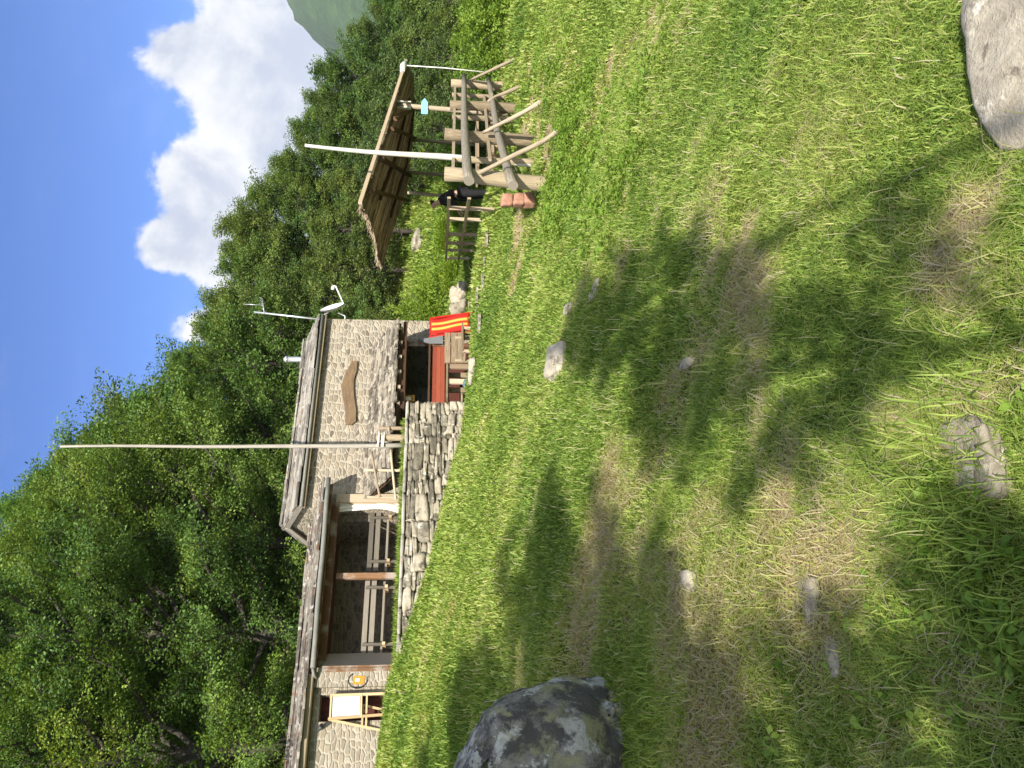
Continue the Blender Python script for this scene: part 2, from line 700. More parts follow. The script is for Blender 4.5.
M = {}
M['facade'] = masonry('pale rubble masonry', 4.5, [(.18, (0.115, 0.098, 0.078)), (.35, (0.285, 0.235, 0.172)), (.55, (0.209, 0.187, 0.157)), (.75, (0.322, 0.274, 0.209)), (.9, (0.374, 0.335, 0.270))], (0.409, 0.370, 0.300))
M['annex'] = masonry('pale rubble masonry of annex', 4.7, [(.15, (0.174, 0.148, 0.113)), (.45, (0.296, 0.252, 0.191)), (.7, (0.244, 0.217, 0.174)), (.9, (0.374, 0.335, 0.270))], (0.418, 0.378, 0.309))
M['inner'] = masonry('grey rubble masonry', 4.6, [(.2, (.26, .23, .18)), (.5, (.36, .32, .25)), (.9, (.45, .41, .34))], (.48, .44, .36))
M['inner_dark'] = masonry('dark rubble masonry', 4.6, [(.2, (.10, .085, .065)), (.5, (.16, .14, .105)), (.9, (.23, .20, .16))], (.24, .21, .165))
M['drystone'] = stone_mat('grey field stone', [(.12, (.10, .09, .07)), (.36, (.25, .222, .172)), (.60, (.36, .322, .255)), (.9, (.48, .44, .36))], [(.45, .425, .36), (.10, .092, .072)], 9)
M['slate'] = stone_mat('grey roof slate', [(.15, (.13, .12, .11)), (.45, (.27, .25, .225)), (.75, (.38, .36, .32)), (.95, (.48, .45, .40))], [(.42, .40, .34), (.22, .15, .10)], 9)
M['slate_red'] = stone_mat('lichened reddish slate', [(.15, (.07, .062, .054)), (.42, (.155, .138, .12)), (.7, (.26, .238, .21)), (.95, (.38, .36, .325))], [(.175, .11, .08), (.37, .355, .32)], 9, (.53, .63))
M['slate_pent'] = stone_mat('stacked grey slate', [(.1, (.07, .06, .05)), (.40, (.20, .175, .14)), (.66, (.34, .30, .24)), (.95, (.50, .455, .37))], [(.46, .43, .36), (.10, .085, .07)], 12)
M['core'] = plain('dark earth core', (.035, .03, .024), .95)
M['boulder'] = stone_mat('lichened gneiss boulder', [(.2, (.115, .108, .095)), (.42, (.24, .228, .20)), (.62, (.36, .345, .31)), (.92, (.52, .50, .46))], [(.50, .50, .46), (.075, .072, .068), (.27, .265, .15), (.40, .395, .36), (.085, .082, .075)], 11, (.44, .60), .9, True)
M['rock'] = stone_mat('pale weathered rock', [(.2, (.22, .195, .15)), (.5, (.41, .37, .295)), (.9, (.56, .52, .44))], [(.56, .525, .44), (.17, .15, .115)], 13)
M['rockdark'] = stone_mat('dark grey stone', [(.2, (.16, .14, .11)), (.5, (.29, .26, .205)), (.9, (.42, .38, .31))], [(.42, .39, .32), (.13, .115, .09)], 16)
M['oldwood'] = wood('weathered grey log', (.15, .115, .075), (.42, .345, .235), 20, tintamt=.3)
M['raillog'] = wood('grey round rail', (.16, .14, .11), (.38, .345, .285), 20, tintamt=.3)
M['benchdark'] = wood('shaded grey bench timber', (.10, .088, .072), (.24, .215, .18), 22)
M['palelog'] = wood('pale debarked pole', (.22, .175, .12), (.46, .39, .29), 18, tintamt=.3)
M['whitepole'] = wood('white peeled trunk', (.42, .40, .36), (.66, .645, .60), 8, tintamt=.2, weather=(.48, .44, .37))
M['greypole'] = wood('silvery bare pole', (.24, .22, .19), (.44, .415, .37), 14, tintamt=.2)
M['brownwood'] = wood('dark brown timber', (.06, .032, .018), (.15, .085, .045), 24)
M['rustwood'] = wood('rusty stained timber', (.12, .06, .03), (.27, .15, .08), 20, weather=(.30, .26, .22))
M['redwood'] = wood('red painted boards', (.20, .045, .025), (.33, .085, .045), 22)
M['benchwood'] = wood('pale bench timber', (.25, .19, .13), (.50, .41, .30), 22)
M['greyboard'] = wood('grey weathered board', (.20, .18, .155), (.44, .41, .37), 24)
M['fascia'] = wood('olive brown fascia board', (.13, .10, .06), (.29, .235, .155), 24)
M['signwood'] = wood('brown carved sign board', (.09, .06, .035), (.27, .185, .11), 7, tintamt=.2, weather=(.17, .115, .065))
M['newwood'] = wood('light pine', (.42, .28, .15), (.60, .44, .26), 20)
def reed_mat():
    m = M['reed']
    t = NT(m.node_tree)
    b = [q for q in t.n if q.type == 'BSDF_PRINCIPLED'][0]
    out = [q for q in t.n if q.type == 'OUTPUT_MATERIAL'][0]
    tr = t.node('ShaderNodeBsdfTranslucent')
    t.l.new(b.inputs['Base Color'].links[0].from_socket, tr.inputs[0])
    mx = t.node('ShaderNodeMixShader')
    mx.inputs[0].default_value = .55
    t.l.new(b.outputs[0], mx.inputs[1])
    t.l.new(tr.outputs[0], mx.inputs[2])
    t.l.new(mx.outputs[0], out.inputs[0])


M['reed'] = wood('brown reed matting', (.20, .16, .11), (.52, .44, .32), 9, tintamt=.75, weather=(.43, .375, .29))
reed_mat()
M['reededge'] = wood('pale reed edge', (.36, .27, .18), (.58, .47, .34), 40)
M['zinc'] = plain('dull zinc', (.19, .19, .175), .7, .0)
M['steel'] = plain('galvanised steel', (.62, .64, .66), .35, .7, .1)
M['greypaint'] = plain('grey painted sheet', (.17, .18, .19), .7)
M['darkmetal'] = plain('dark grey metal', (.06, .062, .065), .5)
M['white'] = plain('white paint', (.80, .80, .78), .5, 0, .05)
M['whiteboard'] = plain('white board', (.47, .51, .51), .25, 0, .02, .5)
M['cloth'] = plain('cream cloth', (.74, .71, .62), .9, 0, .12)
M['black'] = plain('black plastic', (.012, .012, .013), .5)
M['yellow'] = plain('amber lamp casing', (.50, .25, .03), .5)
M['lampglass'] = plain('pale lamp glass', (.78, .70, .50), .2, 0, .05, .5)
M['blue'] = plain('blue fabric', (.10, .19, .32), .7, 0, .3)
M['skyblue'] = plain('light blue sign paint', (.20, .46, .56), .6, 0, .08)
M['brick'] = stone_mat('reddish stone block', [(.2, (.25, .12, .085)), (.6, (.42, .24, .17)), (.9, (.5, .34, .26))], None, 9)
M['doorred'] = wood('dark red door boards', (.05, .014, .01), (.11, .035, .025), 20)
M['bark'] = stone_mat('beech bark', [(.2, (.035, .03, .025)), (.6, (.085, .077, .064)), (.9, (.16, .15, .125))], None, 5)
M['deadbark'] = stone_mat('pale dead twigs', [(.2, (.22, .20, .17)), (.9, (.44, .41, .36))], None, 5)
GREENS = [(0.0, (.036, .084, .018)), (.35, (.088, .168, .034)), (.7, (.152, .245, .048)), (1.0, (.24, .315, .07))]
M['leaf'] = leafmat('beech leaves', GREENS)
M['leaf_far'] = leafmat('grey green leaves', [(0.0, (.045, .086, .022)), (.35, (.095, .158, .04)), (.7, (.152, .22, .056)), (1.0, (.225, .285, .09))])
M['bushleaf'] = leafmat('bright shrub leaves', [(0.0, (.085, .165, .02)), (.5, (.17, .28, .035)), (1.0, (.28, .38, .06))], .4)
M['weed'] = leafmat('weed leaves', [(0.0, (.085, .17, .02)), (.5, (.16, .27, .032)), (1.0, (.26, .36, .06))], .4)
M['grass'] = leafmat('grass blades', [(0.0, (.11, .20, .035)), (.3, (.23, .34, .062)), (.55, (.36, .45, .105)), (.75, (.45, .46, .18)), (1.0, (.50, .44, .32))], .42, spec=.1)


def red_stripes():
    m, t, b, o = newmat('red and yellow striped canvas')
    uv = t.sep(t.node('ShaderNodeUVMap').outputs[0])
    c = t.ramp(uv[0], [(0, (.42, .02, .014)), (.24, (.42, .02, .014)), (.25, (.62, .20, .03)), (.33, (.66, .40, .09)), (.42, (.75, .16, .02)), (.43, (.42, .025, .015)), (.55, (.42, .025, .015)),
                       (.56, (.62, .28, .05)), (.68, (.66, .40, .09)), (.69, (.70, .12, .02)), (.76, (.42, .02, .014)), (1, (.42, .02, .014))])
    t.l.new(c, b.inputs['Base Color'])
    return m


M['stripes'] = red_stripes()
M['redpaint'] = plain('red painted frame', (.42, .022, .014), .45, 0, .1)


def ground_mat():
    m, t, b, o = newmat('meadow soil and thatch')
    tc = t.node('ShaderNodeTexCoord').outputs['Object']
    dry = t.attr('dry').outputs['Fac']
    n = t.noise(tc, 9, 8, .7)
    n2 = t.noise(tc, 60, 6, .7)
    g = t.ramp(t.math('ADD', t.math('MULTIPLY', n, .6), t.math('MULTIPLY', n2, .4)), [(.3, (.05, .075, .014)), (.55, (.10, .14, .024)), (.75, (.18, .19, .05))])
    s = t.ramp(t.math('ADD', t.math('MULTIPLY', n, .45), t.math('MULTIPLY', n2, .55)), [(.3, (.19, .145, .09)), (.5, (.36, .285, .19)), (.72, (.52, .43, .30))])
    k = t.mapr(t.math('ADD', dry, t.math('MULTIPLY', t.math('SUBTRACT', n, .5), .5)), .35, .75)
    t.l.new(t.mix(k, g, s), b.inputs['Base Color'])
    b.inputs['Roughness'].default_value = 1.0
    b.inputs['Specular IOR Level'].default_value = .05
    bump(t, b, t.math('ADD', n, n2), .8, .03)
    return m


M['ground'] = ground_mat()

# ------------------------------------------------------------------ ground
DRY = []
for (px, py, rx, amp) in [(775, 520, .16, 1.0), (770, 470, .16, .9), (762, 560, .15, .8), (758, 325, .16, .9), (742, 300, .14, .8), (735, 255, .12, .8), (700, 270, .14, .6),
                          (800, 640, .16, .9), (830, 610, .18, .9), (815, 690, .2, .7), (765, 640, .2, .7), (730, 640, .3, .6), (600, 565, .38, .95), (610, 520, .35, .8), (590, 610, .35, .7),
                          (690, 610, .28, .75), (1000, 215, .16, .9), (975, 250, .14, .7), (1010, 275, .14, .7), (985, 190, .1, .8), (650, 25, .2, .75), (690, 15, .18, .6), (540, 130, .45, 1.1), (548, 150, .4, 1.0),
                          (533, 115, .45, .9), (520, 235, .30, 1.0), (521, 215, .3, 1.0), (523, 255, .28, .8), (519, 270, .28, .7), (925, 408, .1, .8), (955, 405, .1, .9), (770, 380, .16, .7), (720, 345, .15, .5),
                          (590, 280, .25, .6), (620, 275, .25, .6), (685, 395, .2, .5), (880, 700, .2, .5), (900, 730, .16, .6), (640, 490, .25, .6), (800, 150, .1, .5), (860, 180, .1, .4), (600, 100, .3, .6), (610, 60, .3, .5)]:
    q = ground_at(px, py)
    DRY.append((q[0], q[1], rx, amp))
DRY = np.array(DRY)


def dryness(x, y):
    v = np.zeros(np.shape(x))
    wx = x + (fbm(x * 2.6, y * 2.6, 41, 4) - .5) * .75
    wy = y + (fbm(x * 2.6 + 5, y * 2.6, 47, 4) - .5) * .8
    for (cx, cy, r, a) in DRY:
        v = np.maximum(v, a * np.exp(-(((wx - cx) / (r * 1.5)) ** 2 + ((wy - cy) / r) ** 2) * .8))
    n = fbm(x * 1.7, y * 1.7, 21, 4)
    fine = fbm(x * 7, y * 7, 63, 3)
    return np.clip(v * (.35 + 1.2 * fine) + np.clip((n - .56) * 2.4, 0, .5), 0, 1)


def axis(lo, hi, step, far, grow=1.18):
    c = list(np.arange(lo, hi + 1e-6, step))
    d, v = step, hi
    up = []
    while v < far:
        d *= grow
        v += d
        up.append(v)
    d, v = step, lo
    dn = []
    while v > -far:
        d *= grow
        v -= d
        dn.append(v)
    return np.array(dn[::-1] + c + up)


def make_ground():
    xs, ys = axis(-12, 14, .13, 2300, 1.16), axis(-3, 30, .14, 2300, 1.16)
    Xg, Yg = np.meshgrid(xs, ys)
    Z = ground(Xg, Yg)
    # the bar's yard and the terrace are cut into the slope
    s, w = sw(Xg, Yg)
    yard = (s > -.5) & (s < 4.6) & (w > -3.2) & (w < 2.0)
    Z = np.where(yard, np.minimum(Z, .56), Z)
    terr = (s >= 4.6) & (s < 10.2) & (w > -2.5) & (w < 1.95)
    Z = np.where(terr, np.minimum(Z, 1.9), Z)
    room = (s >= 10.2) & (s < 13.8) & (w > -2.2) & (w < 1.1)
    Z = np.where(room, np.minimum(Z, 2.3), Z)
    ny, nx = Xg.shape
    V = np.stack([Xg, Yg, Z], -1).reshape(-1, 3)
    i = np.arange(nx * ny).reshape(ny, nx)
    Fq = np.stack([i[:-1, :-1], i[:-1, 1:], i[1:, 1:], i[1:, :-1]], -1).reshape(-1, 4)
    me = bpy.data.meshes.new('ground')
    fast_mesh(me, V, Fq)
    at = me.attributes.new('dry', 'FLOAT', 'POINT')
    dr = dryness(Xg, Yg)
    dr = np.where(np.hypot(Xg, Yg) > 40, 0, dr)
    at.data.foreach_set('value', dr.astype(np.float32).ravel())
    me.polygons.foreach_set('use_smooth', np.ones(len(Fq), bool))
    me.materials.append(M['ground'])
    o = bpy.data.objects.new('ground', me)
    col.objects.link(o)
    tag(o, 'grassy mountain meadow sloping down to the right', None, None, 'structure')


def fast_mesh(me, V, Fq):
    """all faces of one size"""
    k = Fq.shape[1]
    me.vertices.add(len(V))
    me.vertices.foreach_set('co', np.ascontiguousarray(V, np.float32).ravel())
    me.loops.add(Fq.size)
    me.loops.foreach_set('vertex_index', np.ascontiguousarray(Fq, np.int32).ravel())
    me.polygons.add(len(Fq))
    me.polygons.foreach_set('loop_start', np.arange(0, Fq.size, k, dtype=np.int32))
    me.update(calc_edges=True)


make_ground()


def make_haze():
    m = bpy.data.materials.new('mountain air')
    m.use_nodes = True
    t = NT(m.node_tree)
    t.n.clear()
    out = t.node('ShaderNodeOutputMaterial')
    v = t.node('ShaderNodeVolumePrincipled')
    v.inputs['Color'].default_value = (.80, .88, .97, 1)
    v.inputs['Density'].default_value = .00012
    v.inputs['Anisotropy'].default_value = 0
    t.l.new(v.outputs[0], out.inputs['Volume'])
    mb = MB(1)
    mb.box((0, 0, 200), (6200, 6200, 500))
    o = mb.build('haze', m)
    tag(o, 'thin mountain air between camera and far slopes', None, None, 'stuff')


make_haze()


def make_mountain():
    m, t, b, o = newmat('forested mountain')
    tc = t.node('ShaderNodeTexCoord').outputs['Object']
    n = t.noise(tc, .035, 8, .7)
    n2 = t.noise(tc, .008, 4, .6)
    t.l.new(t.ramp(t.math('ADD', t.math('MULTIPLY', n, .7), t.math('MULTIPLY', n2, .3)), [(.35, (.030, .060, .022)), (.55, (.050, .095, .032)), (.72, (.085, .125, .045))]), b.inputs['Base Color'])
    b.inputs['Roughness'].default_value = 1
    b.inputs['Specular IOR Level'].default_value = 0
    bump(t, b, n, 1.0, 12)
    xs, ys = np.linspace(250, 2600, 190), np.linspace(900, 2600, 120)
    Xg, Yg = np.meshgrid(xs, ys)
    prof = np.interp(Xg / Yg, [.30, .36, .41, .43, .456, .50, .56, .7, .95], [-.02, .06, .125, .150, .176, .196, .222, .27, .16])
    ridge = np.exp(-((Yg - 1700) / 520) ** 2)
    Z = 1700 * prof * ridge + (fbm(Xg * .006, Yg * .006, 5, 5) - .5) * 46 * ridge + (fbm(Xg * .05, Yg * .05, 6, 3) - .5) * 14 - 60 * (1 - ridge)
    ny, nx = Xg.shape
    V = np.stack([Xg, Yg, Z], -1).reshape(-1, 3)
    i = np.arange(nx * ny).reshape(ny, nx)
    Fq = np.stack([i[:-1, :-1], i[:-1, 1:], i[1:, 1:], i[1:, :-1]], -1).reshape(-1, 4)
    me = bpy.data.meshes.new('mountain')
    fast_mesh(me, V, Fq)
    me.materials.append(m)
    o = bpy.data.objects.new('mountain', me)
    col.objects.link(o)
    tag(o, 'forested mountainside fading blue green behind the trees', None, None, 'structure')


make_mountain()

# ------------------------------------------------------------------ stone house
house = empty('stone_house', C0, HOUSE_ROT)
tag(house, 'pale rubble stone house with a slate gable roof and a curved board on its front', 'house')
H0, HS = 4.93, 5.9      # eaves level, length of the front


def slates(mb, s0, s1, e, r, step, wr, thick, over=1.9, rng=None, jit=.02, skew=.05, drop=0.0):
    """courses of slabs from the eave e=(w,z) up to the ridge r=(w,z)"""
    rng = rng or mb.rng
    e, r = np.array(e, float), np.array(r, float)
    L = np.linalg.norm(r - e)
    d = (r - e) / L
    n = max(1, int(L / step))
    st = L / n
    up = np.array([-d[1], d[0]])
    if up[1] < 0:
        up = -up
    for i in range(n + 1):
        s = s0 - rng.uniform(0, wr[0])
        while s < s1:
            wd = rng.uniform(*wr)
            a, b = max(s, s0), min(s + wd, s1)
            s += wd + .006
            if b - a < .06:
                continue
            ln = st * over
            th = rng.uniform(*thick)
            k = i * st - rng.uniform(0, jit * 2) + ln / 2 - st * .3
            if i == n:
                k = i * st - ln * .18
            c2 = e + d * k + up * (th * .5 + .022 + rng.uniform(0, .012))
            tilt = -.055 + rng.uniform(-.02, .02)
            dd = d * math.cos(tilt) + up * math.sin(tilt)
            uu = np.array([-dd[1], dd[0]])
            if uu[1] < 0:
                uu = -uu
            y3 = np.array([rng.uniform(-skew, skew), dd[0], dd[1]])
            y3 /= np.linalg.norm(y3)
            z3 = np.array([0, uu[0], uu[1]])
            x3 = np.cross(y3, z3)
            x3 /= np.linalg.norm(x3)
            sag = -.03 * math.sin((a - s0) / (s1 - s0) * math.pi * 1.0)
            mb.box(((a + b) / 2, c2[0], c2[1] + sag + rng.uniform(-.008, .008)), (b - a, ln, th), (x3, y3, z3), None, .012)


def build_house():
    mb = MB(1)
    # front wall with the bar opening (s .95-3.6, z .5-2.6)
    t = .45
    mb.box((.475, -t / 2, 2.6), (.95, t, 4.66))
    mb.box((4.75, -t / 2, 2.6), (2.3, t, 4.66))
    mb.box((2.275, -t / 2, 3.765), (2.65, t, 2.33))
    # gable ends and rear
    for s in (.0, HS - .45):
        mb.prism([(-t, .3), (-2.6, .3), (-2.6, 4.93), (-1.1, 5.42), (-t, 5.17)], (0, 1, 0), (0, 0, 1), (s, 0, 0), (.45, 0, 0))
    for s in (.0, HS - .45):
        mb.prism([(0, 4.93), (-t, 4.93), (-t, 5.17)], (0, 1, 0), (0, 0, 1), (s, 0, 0), (.45, 0, 0))
    mb.box((HS / 2, -2.83, 2.6), (HS, .45, 4.66))
    mb.build('wall', M['facade'], house)
    # bar room inside
    ib = MB(2)
    ib.box((2.3, -2.55, 1.6), (5.0, .1, 2.6))
    ib.box((.60, -1.5, 1.6), (.3, 2.0, 2.4))
    ib.box((2.3, -1.5, 2.85), (4.6, 2.05, .1))
    ib.build('inner_wall', M['inner'], house)
    r = MB(3)
    slates(r, .06, HS + .10, (.20, 4.99), (-1.1, 5.50), .22, (.35, .8), (.035, .06))
    slates(r, .06, HS + .10, (-2.75, 4.93), (-1.1, 5.50), .3, (.4, .8), (.035, .06))
    s = .1
    while s < HS:
        wd = r.rng.uniform(.5, .8)
        r.box((min(s + wd / 2, HS - .2), -1.1, 5.56), (wd - .01, .34, .05), None, None, .012)
        s += wd
    roof = r.build('roof', M['slate'], house)
    u = MB(4)
    for k in range(2):
        e, q = ((.19, 4.965), (-1.1, 5.47)) if k == 0 else ((-2.73, 4.905), (-1.1, 5.47))
        d = np.array(q) - np.array(e)
        c = (np.array(q) + np.array(e)) / 2
        Ln = np.linalg.norm(d)
        d = d / Ln
        upv = np.array([-d[1], d[0]]) * (1 if d[0] > 0 else -1)
        if upv[1] < 0: upv = -upv
        u.box((HS / 2 + .06, c[0], c[1] - .012), (HS + .06, Ln, .04), ((1, 0, 0), (0, d[0], d[1]), (0, upv[0], upv[1])))
    u.build('roof_boarding', M['fascia'], house)
    f = MB(5)
    f.box((HS / 2 + .05, .165, 4.885), (HS + .1, .045, .13))
    f.build('fascia', M['fascia'], house)
    g = MB(6)
    g.tube([(.02, .225, 4.925), (HS + .1, .225, 4.91)], .04, 10)
    g.build('gutter', M['zinc'], house)
    b = MB(7)
    for k in range(2):
        ss = HS + .085
        b.beam((ss, .21, 4.94), (ss, -1.1, 5.445), .05, .13)
        b.beam((ss, -1.12, 5.445), (ss, -2.75, 4.88), .05, .13)
        break
    b.build('barge_board', M['greyboard'], house)
    ch = MB(8)
    ch.tube([(.45, -1.45, 5.2), (.45, -1.45, 6.12)], .085, 14)
    ch.tube([(.45, -1.45, 6.12), (.45, -1.45, 6.16), (.45, -1.45, 6.24)], [.10, .11, .04], 14)
    ch.build('chimney_pipe', M['steel'], house)
    # pent roof of stacked slates over the bar
    p = MB(9)
    slates(p, 1.05, 5.75, (1.36, 2.69), (.02, 3.40), .092, (.12, .46), (.035, .07), 1.7, None, .05, .10)
    pr = p.build('pent_roof', M['slate_pent'], house)
    q = MB(10)
    d = np.array([-.98, .52]) / np.linalg.norm([-.98, .52])
    q.beam((3.4, 1.30, 2.625), (3.4, .05, 3.29), 4.6, .04, (0, 0, 1))
    q.build('pent_boarding', M['brownwood'], house)
    for k in range(6):
        j = MB(20 + k)
        s = 1.28 + k * .47
        j.beam((s, .0, 2.62), (s, 1.34, 2.60), .09, .085)
        j.build('joist', M['benchwood'], house)
    j = MB(30)
    j.beam((1.0, .34, 2.52), (3.75, .34, 2.50), .12, .14)
    j.beam((1.0, 1.2, 2.50), (3.75, 1.2, 2.49), .10, .10)
    j.build('beam', M['brownwood'], house)
    for s in (1.13, 3.12):
        j = MB(31 + int(s))
        j.box((s, .34, 1.47), (.14, .13, 1.95))
        j.build('post', M['rustwood'], house)
    k = MB(35)
    for i in range(3):
        k.box((2.12, .36, 1.475 + i * .118), (1.84, .035, .114))
    k.build('counter_front', M['redwood'], house)
    k = MB(36)
    k.box((2.12, .30, 1.845), (1.9, .34, .05))
    k.build('counter_top', M['brownwood'], house)
    k = MB(36)
    k.box((2.12, .34, .74), (1.84, .05, .08))
    k.build('counter_sill', M['brownwood'], house)
    k = MB(37)
    k.box((2.12, .30, 1.05), (1.84, .04, .5))
    k.build('counter_base', M['doorred'], house)
    k = MB(38)
    k.beam((4.55, 1.25, 2.36), (5.45, 1.05, 2.78), .05, .16)
    k.build('brace_board', M['oldwood'], house)


build_house()


def on_house(name, label, cat, group=None):
    e = empty(name, C0, HOUSE_ROT)
    return tag(e, label, cat, group)


# curved board on the front
def curved_board():
    px = [(357.5, 361), (352, 361), (347, 370), (343, 380), (341.2, 388), (343, 398), (345, 410), (346, 424), (352, 424.5), (356, 421), (356, 410), (354.5, 400), (353.5, 390), (353.8, 380), (356.5, 371)]
    ol = [fac(a, b, .06) for a, b in px]
    s0 = sum(o[0] for o in ol) / len(ol); z0 = sum(o[1] for o in ol) / len(ol)
    q = fp(s0, 0, z0)
    e = bpy.data.objects.new
    mb = MB(40)
    mb.prism([(a - s0, b - z0) for a, b in ol], (1, 0, 0), (0, 0, 1), (0, .012, 0), (0, .06, 0))
    o = mb.build('wall_board', M['signwood'])
    o.location = tuple(q)
    o.rotation_euler = (0, 0, HOUSE_ROT)
    tag(o, 'curved brown wooden board fixed on the pale stone house front', 'board')


curved_board()

# ------------------------------------------------------------------ annex with the porch
annex = empty('stone_annex', C0, HOUSE_ROT)
tag(annex, 'low stone building with reddish slate roof, open porch and doorway', 'building')
A1 = 14.2


W1 = .42                      # front plane of the closed room
EV = (.66, fac(328.7, 478.7, .7)[1] + .05)
AS = fac(328.7, 478.7, .7)[0]


def build_annex():
    mb = MB(50)
    t = .4
    d0, d1 = fac(317, 695, W1)[0], fac(315, 722, W1)[0]
    pz = fac(350, 668, .46)[0]
    pb = fac(350, 655, -.35)[0]
    mb.box(((pz + d0) / 2, W1 - t / 2, 3.2), (d0 - pz, t, 1.9))
    mb.box(((d1 + A1) / 2, W1 - t / 2, 3.2), (A1 - d1, t, 1.9))
    mb.box(((d0 + d1) / 2, W1 - t / 2, 4.08), (d1 - d0, t, .14))
    mb.box((A1 - .2, -.83, 3.2), (.4, 2.74, 1.9))
    mb.box((pz + .2, -.83, 3.2), (.4, 2.74, 1.9))
    jz = fac(370, 494, .02)[0]
    mb.build('wall', M['annex'], annex)
    mb = MB(50)
    mb.box(((HS + .01 + jz) / 2, -.2, 3.4), (jz - HS - .01, .4, 2.3))
    mb.build('wall', M['annex'], annex)
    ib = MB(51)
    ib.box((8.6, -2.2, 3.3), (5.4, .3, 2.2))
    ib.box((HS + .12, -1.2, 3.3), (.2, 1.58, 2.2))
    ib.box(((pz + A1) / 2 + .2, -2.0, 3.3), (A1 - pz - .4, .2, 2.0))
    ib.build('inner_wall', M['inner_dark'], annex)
    fl = MB(52)
    fl.box(((HS + pz) / 2 + .1, -.25, 2.24), (pz - HS + .1, 4.0, .12))
    fl.box(((pz + A1) / 2 + .2, -.6, 2.3), (A1 - pz - .4, 2.5, .1))
    fl.build('floor', M['inner'], annex)
    r = MB(53)
    rid = (-.85, 4.70)
    slates(r, AS, A1, EV, rid, .2, (.35, .85), (.035, .065))
    slates(r, HS + .16, A1, (-2.7, 4.02), rid, .3, (.4, .9), (.035, .065))
    s = HS + .2
    while s < A1:
        wd = r.rng.uniform(.5, .9)
        r.box((min(s + wd / 2, A1 - .3), -.85, 4.765), (wd - .01, .36, .05), None, None, .014)
        s += wd
    r.build('roof', M['slate_red'], annex)
    u = MB(54)
    for e, q in (((EV[0] - .02, EV[1] - .025), (-.85, 4.67)), ((-2.68, 4.0), (-.85, 4.67))):
        e, q = np.array(e), np.array(q)
        d = q - e
        Ln = np.linalg.norm(d)
        d /= Ln
        upv = np.array([-d[1], d[0]])
        if upv[1] < 0: upv = -upv
        c = (e + q) / 2
        u.box(((AS + .03 + A1) / 2, c[0], c[1] - .01), (A1 - AS - .08, Ln, .04), ((1, 0, 0), (0, d[0], d[1]), (0, upv[0], upv[1])))
    u.build('roof_boarding', M['brownwood'], annex)
    g = MB(55)
    ga, gb = fac(328.7, 478, .73), fac(312.5, 668, .73)
    pts = [(ga[0] + (gb[0] - ga[0]) * i / 7, .73, ga[1] + (gb[1] - ga[1]) * i / 7 + .008 * math.sin(i * 1.7)) for i in range(8)]
    g.tube(pts, .055, 12)
    g.tube([pts[-1], (gb[0] + .12, .68, gb[1] - .03), (gb[0] + .2, .48, gb[1] - .1)], .035, 8)
    g.build('gutter', M['zinc'], annex)
    f = MB(56)
    f.box(((pz + A1) / 2 + .1, EV[0] - .03, EV[1] - .06), (A1 - pz - .1, .05, .11))
    f.box(((pz + A1) / 2 + .1, EV[0] - .12, EV[1] - .115), (A1 - pz - .1, .20, .03))
    f.build('fascia', M['fascia'], annex)
    b = MB(57)
    bz = fac(334.5, 520, .15)[1]
    b.box(((jz + pz) / 2 + .15, .15, bz), (pz - jz - .3, .13, .16))
    b.build('beam', M['rustwood'], annex)
    b = MB(57)
    b.box(((AS + .1 + pz) / 2, .56, EV[1] - .10), (pz - AS - .1, .09, .10))
    b.build('beam', M['rustwood'], annex)
    for k in range(9):
        s = jz + .05 + k * .52
        b = MB(58 + k)
        b.beam((s, EV[0] - .05, EV[1] - .08), (s, -.80, 4.58), .07, .09)
        b.build('rafter', M['brownwood'], annex) if k < 7 else None
    a, c = fac(370, 495, .1)[0], fac(370, 503, .1)[0]
    b = MB(68)
    b.box(((a + c) / 2, .1, (bz + 2.28) / 2), (c - a, .12, bz - 2.28))
    b.build('post', M['benchwood'], annex)
    a, c = fac(370, 573.5, .15)[0], fac(370, 579, .15)[0]
    b = MB(69)
    b.box(((a + c) / 2, .15, (bz + 2.12) / 2), (c - a, .11, bz - 2.44))
    b.build('post', M['rustwood'], annex)
    b = MB(60)
    b.beam((pz - .03, .44, 3.15), (pb, -.30, 3.15), .05, 1.75)
    b.build('side_board', M['greyboard'], annex)
    b = MB(61)
    b.box((pz + .03, .46, 3.15), (.13, .16, 1.75))
    b.build('post', M['rustwood'], annex)
    d = MB(62)
    n = 4
    for i in range(n):
        d.box((d0 + (d1 - d0) * (i + .5) / n, W1 - .32, 3.12), ((d1 - d0) / n - .004, .05, 1.8))
    d.build('door', M['doorred'], annex)


build_annex()

